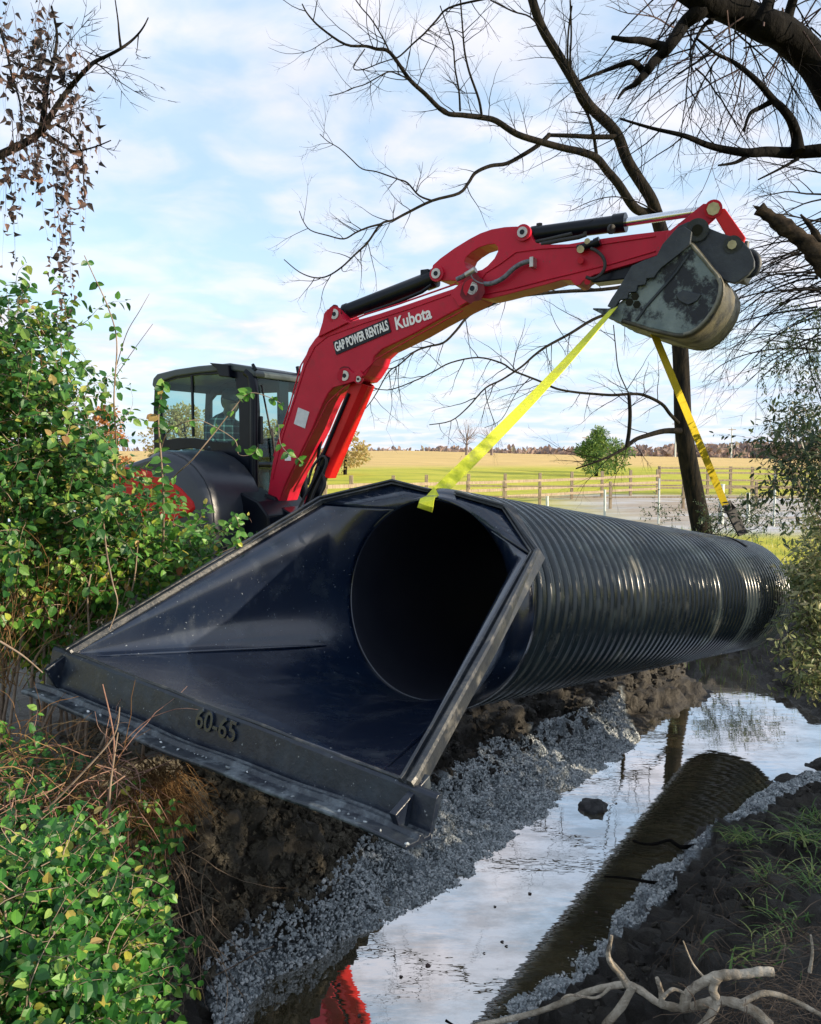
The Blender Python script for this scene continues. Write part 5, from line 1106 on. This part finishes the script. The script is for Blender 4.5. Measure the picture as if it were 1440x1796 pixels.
mk2([(1560, 250), (1500, 258), (1440, 264), (1387, 268), (1345, 266), (1312, 268), (1270, 262), (1237, 253), (1200, 238), (1144, 225), (1087, 208)], (6.9, 6.4), .075, .008, 3.2, tl=.7, depth=2)
mk2([(1401, 266), (1396, 235), (1387, 210), (1372, 190), (1357, 176), (1335, 150), (1312, 128), (1285, 108), (1256, 94), (1222, 68)], (6.7, 6.3), .05, .008, 2.8, tl=.8)
mk2([(1357, 176), (1335, 188), (1315, 200), (1305, 230)], (6.6, 6.5), .028, .010, 2.4, red=True, tl=.4)
mk2([(1312, 272), (1290, 285), (1260, 290)], (6.6, 6.5), .022, .008, .5)
mk2([(1400, 278), (1370, 295), (1330, 315)], (6.6, 6.5), .016, .006, .5)
mk2([(1330, 40), (1345, 10), (1355, -30)], (6.4, 6.4), .05, .04, 2)
mk2([(1377, 55), (1385, 20), (1400, -30)], (6.5, 6.5), .045, .035, 2)
mb = MB()
for ptsx, r0, r1 in (([(1520, 560), (1480, 500), (1440, 455), (1417, 430), (1395, 412), (1370, 394), (1350, 380), (1331, 366)], .10, .048), ([(1460, 470), (1440, 430), (1425, 402), (1404, 376)], .06, .015)):
    P = [W(a_, b_, 6.5) for a_, b_ in ptsx]; rr = [r0 + (r1 - r0) * i / (len(P) - 1) + rng.uniform(-.012, .012) for i in range(len(P))]; p_, r_ = smooth_path(P, 4, rr); r_ = [q * (1 + .12 * math.sin(i * 2.1)) for i, q in enumerate(r_)]; mb.tube(p_, r_, 9)
tg = P[-1]
for k in range(7): q = W(1331 + k * 5, 366 + k * 5, 6.5); mb.tube([q + ZZ * .0, q + Vector((-.06, .02 * (k % 3 - 1), .02 + .01 * (k % 2)))], [.02, .002], 4)
mb.build('broken_limb', mat('splintered_bark', (.006, .006, .006), (.06, .045, .032), 16, rough=.95, spec=.08, bump=1, bscale=20, stretch=(.4, 1, 1)), root)
# weeping fine branches on the right side
for k in range(46):
    a_ = W(rng.uniform(1430, 1560), rng.uniform(330, 620), rng.uniform(8, 9.5)); d = Vector((-1, rng.uniform(-.3, .3), rng.uniform(-.25, .35)))
    twig(tw, a_, d, rng.uniform(.9, 1.7), .012, 2, .28, -.22, .7, .10, 4, 4)
for k in range(60):
    a_ = W(rng.uniform(1180, 1460), rng.uniform(-60, 120), rng.uniform(6.2, 8)); d = Vector((rng.uniform(-1, .6), rng.uniform(-.3, .3), rng.uniform(-.9, .2)))
    twig(twr if k % 2 else tw, a_, d, rng.uniform(.6, 1.3), .009, 2, .28, -.12, .7, .10, 3, 4)
tw.build('crown', M['twig'], root); twr.build('crown', M['twig_red'], root)
# ------------------------------------------------------------------ leafy hanging tree at upper left
p_ = W(-60, 300, 4.8); zl = float(hz(p_.x - .5, 4.9)); root = empty('vine_hung_tree', (p_.x - .5, 4.9, zl), 'bare branch with dead brown vine leaves hanging at the upper left edge', 'tree')
mb = MB(); pts, rad = smooth_path([(p_.x - .5, 4.9, zl - .2), (p_.x - .45, 4.9, 2.6), (p_.x - .25, 4.85, 3.9), (p_.x - .05, 4.8, 4.55), tuple(p_)], 5, [.16, .13, .10, .08, .06]); mb.tube(pts, rad, 12); mb.build('trunk', M['bark'], root)
tw = MB()
def mk3(pxs, Ys, r0, r1, den=3, **k):
    mb = MB(); pts = limb(mb, tw, pxs, Ys, r0, r1, den, **k); mb.build('limb', M['bark'], root); return pts
mk3([(-60, 300), (0, 272), (45, 250), (73, 229), (88, 205), (104, 180), (122, 155), (139, 135), (155, 118), (167, 108), (190, 97), (212, 85), (230, 72), (243, 59), (253, 45), (260, 31)], (4.8, 4.6), .026, .003, 7, tl=.35, tr=.004)
mk3([(73, 229), (78, 190), (82, 150), (88, 125), (94, 108), (100, 60), (90, 10)], (4.8, 4.7), .02, .006, 9, tl=.4, tr=.004)
mk3([(212, 85), (209, 60), (207, 36), (202, 0)], (4.65, 4.6), .008, .003, 2, tl=.2, tr=.003)
mk3([(80, 235), (105, 250), (130, 265), (165, 258), (195, 246)], (4.8, 4.7), .010, .003, 4, tl=.2, tr=.003)
mk3([(98, 218), (128, 238), (141, 262), (146, 300), (148, 345)], (4.8, 4.75), .009, .003, 4, tl=.2, tr=.003)
mk3([(0, 50), (12, 90), (20, 130), (35, 180), (38, 230)], (4.9, 4.8), .010, .004, 6, tl=.3, tr=.003)
dead = Leaves(); st = MB()
for k in range(80):
    x0 = rng.choice((rng.gauss(30, 22), rng.gauss(85, 25), rng.gauss(70, 40))); y0 = rng.uniform(-30, 240); vine(st, dead, W(x0, y0, rng.uniform(4.5, 5)), Vector((rng.uniform(-.5, .5), 0, -1)), rng.uniform(.2, .6), .048, .0016, .5, -.4, step=.05, pair=False, up=.0, skip=.25)
for x0, y0, y1, n in ((102, 225, 600, 8), (108, 230, 560, 5), (16, 260, 460, 6), (30, 240, 380, 5), (146, 240, 400, 4), (60, 230, 350, 6), (170, 230, 300, 3), (128, 250, 400, 3)):
    for k in range(n):
        Yv = rng.uniform(4.65, 4.85); L_ = (y1 - y0) / F * Yv * rng.uniform(.6, 1); vine(st, dead, W(x0 + rng.gauss(0, 6), y0 + rng.uniform(-10, 20), Yv), Vector((0, 0, -1)), L_, .042, .0012, .14, -1.2, step=.045, pair=False, up=.0, skip=.38)
dead.build('dead_leaves', M['leaf_dead'], root, 'dead'); st.build('hanging_vines', M['twig_red'], root); tw.build('crown', M['twig'], root)

# ------------------------------------------------------------------ shrubs
def shrub(name, label, blobs, nv, size, m, L_=(.4, .9), base=None, kind='ovate', stem='stem', nstem=12, up=.8, wander=.55, grav=-.1, fill=0, sr=.0028, group=None):
    cs = [(W(px, py, Y), r) for px, py, Y, r in blobs]; c0 = min(cs, key=lambda q: q[0].z)[0]
    if base is None: base = Vector((c0.x, c0.y, float(hz(c0.x, c0.y))))
    root = empty(name, base, label, 'shrub', group); lv = Leaves(); st = MB(); vol = [r ** 2 for _, r in cs]
    for _ in range(nv):
        c_, r_ = rng.choices(cs, vol)[0]; d = rvec(); q = c_ + Vector((d.x, d.y, d.z * .9)) * r_ * rng.random() ** .5
        out = (q - c_).normalized() if (q - c_).length > 0 else rvec()
        vine(st, lv, q, (out * .5 + rvec() * .8 + ZZ * .3), rng.uniform(*L_), size, sr, wander, grav, up=up)
    for _ in range(fill):
        c_, r_ = rng.choices(cs, vol)[0]; d = rvec(); q = c_ + d * r_ * rng.random() ** .3; lv.put(q, (rvec() + Vector((0, 0, -.3))), Vector((0, 0, up)) + rvec() * .8 + (CAM - q).normalized() * .5, size * rng.uniform(.5, 1.1))
    for _ in range(nstem):
        c_, r_ = rng.choice(cs); q = c_ + rvec() * r_ * .8; b_ = base + Vector((rng.uniform(-.5, .5), rng.uniform(-.3, .3), 0)); b_.z = float(hz(b_.x, b_.y)) - .05
        p_, r2 = smooth_path([b_, b_.lerp(q, .35) + Vector((0, 0, .15)) + rvec() * .08, b_.lerp(q, .7) + rvec() * .1, q], 5, [.011, .009, .006, .003]); st.tube(p_, r2, 5)
    lv.build('foliage', m, root, kind); st.build('stems', M[stem], root); return root
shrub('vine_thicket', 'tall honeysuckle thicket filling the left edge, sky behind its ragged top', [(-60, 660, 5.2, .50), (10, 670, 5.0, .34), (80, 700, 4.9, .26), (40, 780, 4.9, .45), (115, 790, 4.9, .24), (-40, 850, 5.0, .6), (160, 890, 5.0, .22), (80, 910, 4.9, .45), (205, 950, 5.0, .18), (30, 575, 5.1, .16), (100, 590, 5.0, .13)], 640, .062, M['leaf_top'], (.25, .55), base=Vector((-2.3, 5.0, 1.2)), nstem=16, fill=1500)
shrub('vine_thicket', 'bright green and yellow leafed tangle behind the left wing of the flared end', [(60, 1000, 5.2, .50), (170, 990, 5.3, .42), (260, 1000, 5.2, .28), (330, 990, 5.4, .20), (378, 965, 5.5, .10), (0, 1080, 5.3, .40), (80, 1070, 5.4, .30), (180, 1040, 5.4, .22), (250, 940, 5.3, .16), (315, 955, 5.5, .13)], 560, .058, M['leaf'], (.22, .5), base=Vector((-2.1, 5.0, 1.15)), nstem=14, fill=1300)
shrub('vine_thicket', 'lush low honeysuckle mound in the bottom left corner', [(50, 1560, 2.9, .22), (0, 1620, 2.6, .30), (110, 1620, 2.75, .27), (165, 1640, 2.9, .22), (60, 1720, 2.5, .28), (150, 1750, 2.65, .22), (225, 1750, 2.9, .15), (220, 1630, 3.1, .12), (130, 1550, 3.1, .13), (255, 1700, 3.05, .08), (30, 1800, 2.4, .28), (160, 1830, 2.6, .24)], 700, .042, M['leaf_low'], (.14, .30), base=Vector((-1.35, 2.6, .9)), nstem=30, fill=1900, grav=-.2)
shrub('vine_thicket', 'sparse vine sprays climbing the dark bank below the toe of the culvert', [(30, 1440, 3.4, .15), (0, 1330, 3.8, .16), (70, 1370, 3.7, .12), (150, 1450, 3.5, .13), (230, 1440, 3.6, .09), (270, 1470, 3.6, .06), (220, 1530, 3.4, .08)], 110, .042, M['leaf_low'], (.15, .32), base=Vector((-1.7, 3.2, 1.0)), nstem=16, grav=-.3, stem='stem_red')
# individual vines in front of the cab
def traced(ptsx, Y, size, m, name, label, r=.005, nleaf=1.0, org=None):
    P = [W(a_, b_, Y + .75 * max(0, 1 - i / 1.6)) for i, (a_, b_) in enumerate(ptsx)]; p_ = smooth_path(P, 5); mb = MB(); mb.tube(p_, [r * (1 - .6 * i / len(p_)) for i in range(len(p_))], 5); lv = Leaves(); root = empty(name, P[0], label, 'vine', 'single vines in front of the cab')
    for i in range(1, len(p_)):
        if rng.random() < nleaf:
            d = (p_[i] - p_[i - 1]).normalized(); s_ = d.cross(rvec()).normalized()
            for sg in (1, -1): 
                ld = (s_ * sg + Vector((0, 0, -.5)) + rvec() * .3).normalized(); lv.put(p_[i], ld, rvec() * .7 + (CAM - p_[i]).normalized(), size * rng.uniform(.6, 1.15))
    mb.build('stem', M['stem'], root); lv.build('leaves', m, root)
traced([(270, 900), (297, 846), (338, 805), (380, 754), (406, 721), (435, 690), (470, 696), (493, 708)], 4.6, .055, M['leaf'], 'vine', 'long vine slanting up across the cab window', nleaf=.28)
traced([(280, 800), (291, 762), (318, 743), (347, 737), (377, 749), (412, 772), (419, 797), (441, 797), (452, 785)], 4.6, .055, M['leaf'], 'vine', 'thin vine arching over the cab sill', r=.004, nleaf=.25)
traced([(489, 745), (491, 775), (505, 795), (520, 802), (530, 812)], 4.7, .05, M['leaf'], 'vine', 'short leafy tip dangling before the foot of the boom', r=.003, nleaf=.45)
traced([(285, 1010), (287, 900), (284, 820), (278, 740), (282, 700), (287, 668)], 4.6, .070, M['leaf_top'], 'vine', 'thick upright vine column standing at the rear edge of the cab', r=.008, nleaf=1.0)
traced([(200, 960), (204, 800), (200, 700), (205, 600), (190, 540), (165, 485), (148, 448)], 4.6, .055, M['leaf_top'], 'vine', 'tall thin stalk rising above the thicket against the sky', r=.006, nleaf=.22)
traced([(205, 640), (222, 585), (245, 545), (262, 515)], 4.6, .03, M['leaf_top'], 'vine', 'bare twig pointing up right above the thicket', r=.003, nleaf=.05)
traced([(203, 660), (230, 620), (268, 568)], 4.6, .03, M['leaf_top'], 'vine', 'short bare twig beside the tall stalk', r=.003, nleaf=.1)
traced([(360, 950), (398, 925), (412, 905), (420, 930), (415, 955), (385, 970)], 4.9, .05, M['leaf'], 'vine', 'leafy spray just above the left wing of the culvert', r=.004, nleaf=.7)
traced([(178, 870), (186, 960), (197, 1020), (206, 1060), (190, 1110)], 4.4, .03, M['leaf'], 'vine', 'crooked pale stem hanging down the thicket left of the wing', r=.006, nleaf=.08)
# right shrubs
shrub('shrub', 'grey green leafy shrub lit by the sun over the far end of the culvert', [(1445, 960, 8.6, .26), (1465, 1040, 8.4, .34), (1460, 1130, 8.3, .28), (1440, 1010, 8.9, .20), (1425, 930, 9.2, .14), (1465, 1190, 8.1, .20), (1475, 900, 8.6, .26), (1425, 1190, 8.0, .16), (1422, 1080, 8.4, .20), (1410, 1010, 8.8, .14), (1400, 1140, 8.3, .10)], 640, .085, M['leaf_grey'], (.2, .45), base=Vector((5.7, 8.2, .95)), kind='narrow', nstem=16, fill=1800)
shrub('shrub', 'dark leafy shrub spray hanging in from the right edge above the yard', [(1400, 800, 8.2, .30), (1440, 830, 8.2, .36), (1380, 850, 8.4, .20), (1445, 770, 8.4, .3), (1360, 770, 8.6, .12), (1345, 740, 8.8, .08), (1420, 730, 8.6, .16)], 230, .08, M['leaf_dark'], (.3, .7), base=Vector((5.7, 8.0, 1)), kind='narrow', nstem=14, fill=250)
shrub('shrub', 'thin leafy twigs hanging below the broken limb at the right edge', [(1400, 600, 7, .3), (1440, 640, 7, .3), (1370, 610, 7.2, .2), (1430, 560, 7, .2)], 70, .035, M['leaf_dark'], (.3, .6), base=Vector((5.4, 6.6, 1.1)), kind='narrow', nstem=6, grav=-.6, stem='twig')
shrub('shrub', 'low dry twiggy weeds between the tree trunk and the culvert', [(1180, 912, 15, .25), (1270, 912, 14.6, .3), (1340, 905, 14.6, .3), (1150, 905, 15, .18), (1310, 925, 14.4, .25)], 120, .06, M['leaf_dark'], (.25, .6), base=Vector((5.3, 14.6, 1.1)), kind='narrow', nstem=10, stem='twig', up=.2)
# shrubs on the right bank outside the frame, the ones that shade the ditch
for i, (x, y, h_, r_, lb) in enumerate(((6.6, 3.3, 2.2, 1.0, 'tall leafy bush on the right bank beyond the frame, opposite the culvert mouth'), (7.6, 1.2, 1.6, 1.3, 'tall leafy bush on the right bank beyond the frame, nearest the camera'), (8.3, 4.6, 1.9, 1.0, 'leafy bush on the right bank beyond the frame, farthest back'))):
    root = empty('shrub', (x, y, float(hz(x, y))), lb, 'shrub'); lv = Leaves(); st = MB()
    for _ in range(7000):
        d = rvec(); q = Vector((x, y, 1.2 + h_ * .75)) + Vector((d.x * r_, d.y * r_, d.z * h_)) * rng.random() ** .4; lv.put(q, rvec(), rvec() + ZZ, .11 * rng.uniform(.6, 1.2))
    for _ in range(14): d = rvec(); st.tube([(x, y, 1.1), (x + d.x * .3, y + d.y * .3, 2), (x + d.x * r_ * .9, y + d.y * r_ * .9, 2.2 + h_ * .9 * abs(d.z))], [.04, .03, .01], 5)
    lv.build('foliage', M['leaf_dark'], root); st.build('stems', M['stem'], root)
# ------------------------------------------------------------------ dry straw and bare stems
def strands(name, label, cat, spec, m, r=.0022, kind='stuff'):
    mb = MB()
    for (px, py, Y, spx, L0, L1, n, dz) in spec:
        for _ in range(n):
            q = W(px + rng.gauss(0, spx), py + rng.gauss(0, spx * .7), Y + rng.uniform(-.15, .15)); d = Vector((rng.uniform(-1, 1), rng.uniform(-.6, .4), dz + rng.uniform(-.5, .5))).normalized(); L_ = rng.uniform(L0, L1); pts = [q]
            for k in range(7): d = (d + rvec() * .28 + Vector((0, 0, -.10))).normalized(); pts.append(pts[-1] + d * L_ / 7)
            mb.tube(pts, [r * (1 - .6 * i / 7) for i in range(8)], 3, cap=False)
    return tag(mb.build(name, m), label, cat, kind=kind)
strands('dry_straw', 'tangle of brown hair roots and straw hanging under the toe of the culvert', 'dry grass', [(270, 1360, 3.95, 26, .15, .4, 330, -.5), (235, 1400, 3.8, 24, .15, .4, 200, -.6), (300, 1390, 3.9, 12, .1, .25, 110, -.6), (60, 1380, 3.8, 60, .15, .4, 220, -.2), (140, 1420, 3.6, 50, .15, .4, 160, -.2)], M['straw'])
strands('dry_stems', 'pale and reddish dead stems crossing below the left end of the toe', 'dead stems', [(190, 1350, 3.5, 34, .25, .6, 30, -.1), (80, 1400, 3.4, 60, .3, .6, 26, .0), (200, 1440, 3.4, 40, .2, .5, 14, -.3)], M['stem_red'], .003)
strands('dry_stems', 'tan dead stalks mixed with vines at the left edge level with the toe', 'dead stems', [(60, 1390, 3.5, 60, .25, .6, 70, .2), (120, 1370, 3.6, 50, .2, .5, 50, -.2), (40, 1330, 3.8, 40, .25, .5, 40, .6)], M['straw'], .0028)
strands('dry_stems', 'thin tan stalks standing at the left edge below the thicket', 'dead stems', [(20, 1100, 4.9, 34, .4, .9, 70, 1.6), (90, 1110, 5.0, 34, .3, .7, 40, 1.4), (0, 1200, 4.6, 20, .3, .7, 40, 1.2)], M['straw'], .0035)
strands('dry_stems', 'fine dead tendrils over the dark soil wall', 'dead stems', [(310, 1500, 3.7, 20, .3, .6, 16, -.9), (330, 1620, 3.5, 26, .2, .5, 16, -.8), (290, 1560, 3.5, 20, .2, .5, 14, -.8)], M['stem'], .002)
strands('fine_roots', 'fine brown roots matted over the near right bank', 'roots', [(1370, 1740, 2.5, 40, .08, .25, 130, .1), (1310, 1775, 2.4, 50, .08, .25, 90, .1), (1420, 1640, 2.9, 30, .1, .3, 60, .0), (1340, 1560, 3.6, 60, .1, .3, 60, -.2), (1230, 1650, 3.2, 30, .1, .25, 30, -.3)], M['root'], .0018)
# traced long pale stems at left
for k, (ps, Y, lb) in enumerate((([(0, 1480), (80, 1420), (150, 1350), (200, 1290), (210, 1240)], 3.3, 'long pale stem rising from the left edge to the toe'), ([(195, 1470), (192, 1400), (200, 1330), (207, 1285)], 3.3, 'whitish upright stem under the left end of the toe'), ([(185, 1560), (180, 1480), (190, 1400), (200, 1300), (180, 1200)], 3.35, 'thin reddish shoot crossing the toe near its left end'), ([(0, 1125), (40, 1150), (75, 1180)], 3.8, 'bleached stalk lying against the left tip of the toe'))):
    p_ = smooth_path([W(a_, b_, Y) for a_, b_ in ps], 5); mb = MB(); mb.tube(p_, [.006 * (1 - .6 * i / len(p_)) for i in range(len(p_))], 6); tag(mb.build('stem', M['stem_red' if k == 2 else 'stem'], origin=p_[0]), lb, 'stem')
# ------------------------------------------------------------------ driftwood, sticks, grass
rt_ = empty('driftwood', WZ(1200, 1765, 1.0), 'pale forked driftwood branch lying across the bottom right corner', 'driftwood')
def dw(pxs, Y, r0, r1, name='branch'):
    Ys = Y if hasattr(Y, '__len__') else (Y, Y); n = len(pxs); P = [W(a_, b_, Ys[0] + (Ys[1] - Ys[0]) * i / (n - 1)) for i, (a_, b_) in enumerate(pxs)]; rr = [(r0 + (r1 - r0) * i / (n - 1)) * rng.uniform(.88, 1.12) for i in range(n)]
    p_, r_ = smooth_path(P, 5, rr); r_ = [q * (1 + .06 * math.sin(i * 1.7)) for i, q in enumerate(r_)]; mb = MB(); mb.tube(p_, r_, 10); mb.build(name, M['drift'], rt_)
dw([(1350, 1800), (1325, 1775), (1296, 1761), (1270, 1756), (1246, 1758), (1222, 1764), (1201, 1769), (1175, 1765), (1151, 1757), (1125, 1738), (1101, 1727), (1065, 1731), (1029, 1741), (990, 1757), (951, 1772), (900, 1786), (830, 1800)], (2.25, 2.6), .016, .009)
dw([(1101, 1728), (1088, 1708), (1073, 1691), (1067, 1676), (1069, 1660), (1073, 1641)], 2.42, .013, .005)
dw([(1200, 1768), (1203, 1750), (1215, 1735), (1235, 1722), (1257, 1713), (1282, 1709), (1307, 1708), (1335, 1704), (1358, 1705)], (2.32, 2.25), .015, .013)
dw([(1257, 1714), (1250, 1735), (1257, 1758), (1240, 1790), (1225, 1805)], 2.28, .015, .012)
dw([(1160, 1762), (1160, 1740), (1152, 1715)], 2.35, .010, .006); dw([(1070, 1732), (1045, 1750), (1000, 1745), (985, 1752)], 2.45, .006, .003)
dw([(1110, 1730), (1090, 1765), (1060, 1800)], 2.45, .013, .013); dw([(1162, 1750), (1180, 1735), (1200, 1742)], 2.3, .007, .004); dw([(1240, 1720), (1215, 1690), (1198, 1650)], 2.35, .005, .002); dw([(1300, 1760), (1340, 1742), (1385, 1752), (1440, 1780)], 2.25, .010, .006)
dw([(1420, 1705), (1425, 1670), (1422, 1640)], 2.4, .006, .003)
for ps, z, r0, lb in (([(1110, 1475), (1129, 1480), (1150, 1480), (1173, 1474), (1185, 1480), (1196, 1486), (1225, 1484), (1257, 1491)], .05, .022, 'dark crooked stick reaching from the right gravel into the water, farther one'), ([(1060, 1537), (1073, 1538), (1105, 1541), (1140, 1547), (1162, 1549), (1184, 1552)], .04, .016, 'dark stick lying in the water at the right gravel edge, nearer one'), ([(800, 1800), (790, 1795), (782, 1790)], .05, .01, 'short twig poking up at the bottom of the water')):
    p_, r_ = smooth_path([WZ(a_, b_, z) for a_, b_ in ps], 4, [r0 * (.4 + .6 * i / len(ps)) for i in range(len(ps))]); mb = MB(); mb.tube(p_, r_, 7); tag(mb.build('stick', M['bark_d'], origin=p_[0]), lb, 'stick', 'sticks in the stream')
p_ = smooth_path([W(a_, b_, 4.2) for a_, b_ in ((345, 1725), (400, 1700), (450, 1672), (480, 1660))], 4); mb = MB(); mb.tube(p_, .004, 5); tag(mb.build('stick', M['stem'], origin=p_[0]), 'thin pale twig over the gravel at the foot of the left mound', 'stick', 'sticks in the stream')
def tuft(px, py, z, n, L_, w, lb, m='grass'):
    b_ = WZ(px, py, z); root = empty('grass_tuft', b_, lb, 'grass tuft', 'grass tufts on the right bank'); mb = MB()
    for _ in range(n):
        an = rng.uniform(0, 6.28); q = b_ + Vector((rng.gauss(0, .06), rng.gauss(0, .06), 0)); d = Vector((math.cos(an) * .7, math.sin(an) * .7, 1)).normalized(); l_ = L_ * rng.uniform(.5, 1.1); pts = [q]; 
        for k in range(5): d = (d + Vector((math.cos(an) * .18, math.sin(an) * .18, -.24))).normalized(); pts.append(pts[-1] + d * l_ / 5)
        s_ = Vector((-math.sin(an), math.cos(an), 0)); vs = []
        for k, p2 in enumerate(pts): ww = w * (1 - k / 5.2); vs += [p2 - s_ * ww, p2 + s_ * ww]
        mb.add(vs, [(2 * k, 2 * k + 1, 2 * k + 3, 2 * k + 2) for k in range(5)])
    mb.build('blades', M[m], root)
for a_ in ((1400, 1470, .95, 60, .22, .006, 'pale green grass tuft at the right edge above the undercut bank'), (1300, 1470, .75, 90, .16, .004, 'drooping grass tuft at the lip of the undercut bank'), (1345, 1540, .95, 70, .16, .004, 'grass tuft in the middle of the right bank'), (1430, 1540, 1.1, 60, .2, .004, 'grass tuft at the right edge half way down'), (1370, 1600, 1.1, 40, .14, .004, 'small grass tuft on bare mud of the right bank'), (1300, 1690, 1.1, 16, .16, .006, 'few bright blades beside the driftwood'), (1430, 1440, .8, 60, .18, .004, 'grass tuft at the right edge nearest the water'), (1360, 1650, 1.15, 30, .12, .004, 'short grass tuft above the driftwood')): tuft(*a_)
# meadow grass fringe behind the culvert and on the left bank
mb = MB()
for _ in range(9000):
    x = rng.uniform(-7, 9); y = rng.uniform(10.8, 22) if rng.random() < .8 else rng.uniform(5.5, 11)
    if y < 10.8 and x > -1.6: continue
    z = float(hz(x, y)); an = rng.uniform(0, 6.28); l_ = rng.uniform(.06, .20); s_ = Vector((-math.sin(an), math.cos(an), 0)) * .006; q = Vector((x, y, z)); t_ = q + Vector((math.cos(an) * .05, math.sin(an) * .05, l_)); mb.add([q - s_, q + s_, t_], [(0, 1, 2)])
tag(mb.build('grass', M['grass'], fix=False), 'green grass on the bank behind the culvert', 'grass', kind='stuff')

# ------------------------------------------------------------------ sky, sun, camera
w = bpy.data.worlds.new('World'); S.world = w; w.use_nodes = True; N = w.node_tree.nodes; L = w.node_tree.links; N.clear()
out = N.new('ShaderNodeOutputWorld'); bg = N.new('ShaderNodeBackground'); bg2 = N.new('ShaderNodeBackground'); mx = N.new('ShaderNodeMixShader')
SUN_EL, SUN_AZ = R_(15), R_(-17)     # azimuth from +X
sky = N.new('ShaderNodeTexSky'); sky.sky_type = 'NISHITA'; sky.sun_disc = False; sky.sun_elevation = SUN_EL; sky.sun_rotation = math.pi / 2 - SUN_AZ; sky.air_density = 1.0; sky.dust_density = .6; sky.ozone_density = 1.5
L.new(sky.outputs[0], bg.inputs[0]); bg.inputs[1].default_value = .15
tc = N.new('ShaderNodeTexCoord'); sp = N.new('ShaderNodeSeparateXYZ'); L.new(tc.outputs['Generated'], sp.inputs[0])
az = N.new('ShaderNodeMath'); az.operation = 'ADD'; az.inputs[1].default_value = .16; L.new(sp.outputs['Z'], az.inputs[0])
mxz = N.new('ShaderNodeMath'); mxz.operation = 'MAXIMUM'; mxz.inputs[1].default_value = .05; L.new(az.outputs[0], mxz.inputs[0])
dx = N.new('ShaderNodeMath'); dx.operation = 'DIVIDE'; L.new(sp.outputs['X'], dx.inputs[0]); L.new(mxz.outputs[0], dx.inputs[1])
dy = N.new('ShaderNodeMath'); dy.operation = 'DIVIDE'; L.new(sp.outputs['Y'], dy.inputs[0]); L.new(mxz.outputs[0], dy.inputs[1])
cb = N.new('ShaderNodeCombineXYZ'); L.new(dx.outputs[0], cb.inputs[0]); L.new(dy.outputs[0], cb.inputs[1])
def cn(scale, det, ro, loc):
    mp = N.new('ShaderNodeMapping'); mp.inputs['Location'].default_value = loc; L.new(cb.outputs[0], mp.inputs[0])
    n_ = N.new('ShaderNodeTexNoise'); n_.inputs['Scale'].default_value = scale; n_.inputs['Detail'].default_value = det; n_.inputs['Roughness'].default_value = ro; n_.inputs['Distortion'].default_value = .3; L.new(mp.outputs[0], n_.inputs['Vector']); return n_
n1 = cn(1.1, 9, .55, (3, 1, 0)); n2 = cn(4.2, 6, .5, (7, 2, 0))
ad = N.new('ShaderNodeMath'); ad.operation = 'MULTIPLY_ADD'; L.new(n2.outputs[0], ad.inputs[0]); ad.inputs[1].default_value = .45; L.new(n1.outputs[0], ad.inputs[2])
cr = ramp(N, [(.56, (.48, .48, .48)), (.68, (.72, .72, .72)), (.84, (1, 1, 1))]); L.new(ad.outputs[0], cr.inputs[0])
cc2 = ramp(N, [(.40, (.62, .78, .97)), (.62, (.88, .88, .96))]); L.new(n2.outputs[0], cc2.inputs[0]); L.new(cc2.outputs[0], bg2.inputs[0]); bg2.inputs[1].default_value = .55
hzr = ramp(N, [(.0, (1, 1, 1)), (.10, (.75, .75, .75)), (.30, (0, 0, 0))]); L.new(sp.outputs['Z'], hzr.inputs[0])
mxx = N.new('ShaderNodeMath'); mxx.operation = 'MAXIMUM'; L.new(cr.outputs[0], mxx.inputs[0]); L.new(hzr.outputs[0], mxx.inputs[1])
L.new(mxx.outputs[0], mx.inputs[0]); L.new(bg.outputs[0], mx.inputs[1]); L.new(bg2.outputs[0], mx.inputs[2]); L.new(mx.outputs[0], out.inputs[0])
sun = bpy.data.lights.new('sun', 'SUN'); sun.energy = 4.0; sun.angle = R_(.6); sun.color = (1, .84, .62); so = bpy.data.objects.new('sun', sun); COL.objects.link(so)
sd = Vector((math.cos(SUN_AZ) * math.cos(SUN_EL), math.sin(SUN_AZ) * math.cos(SUN_EL), math.sin(SUN_EL))); so.rotation_euler = sd.to_track_quat('Z', 'Y').to_euler(); so.location = sd * 50
cam = bpy.data.cameras.new('camera'); cam.sensor_fit = 'HORIZONTAL'; cam.sensor_width = 36; cam.lens = 36 * F / 1440; cam.clip_end = 3000; cam.clip_start = .05
co = bpy.data.objects.new('camera', cam); COL.objects.link(co); co.location = CAM; co.rotation_euler = (math.pi / 2 - PITCH, 0, 0); S.camera = co
S.view_settings.view_transform = 'Standard'; S.view_settings.look = 'None'; S.view_settings.exposure = 1.05; S.view_settings.gamma = 1
S.cycles.max_bounces = 8; S.cycles.transparent_max_bounces = 12
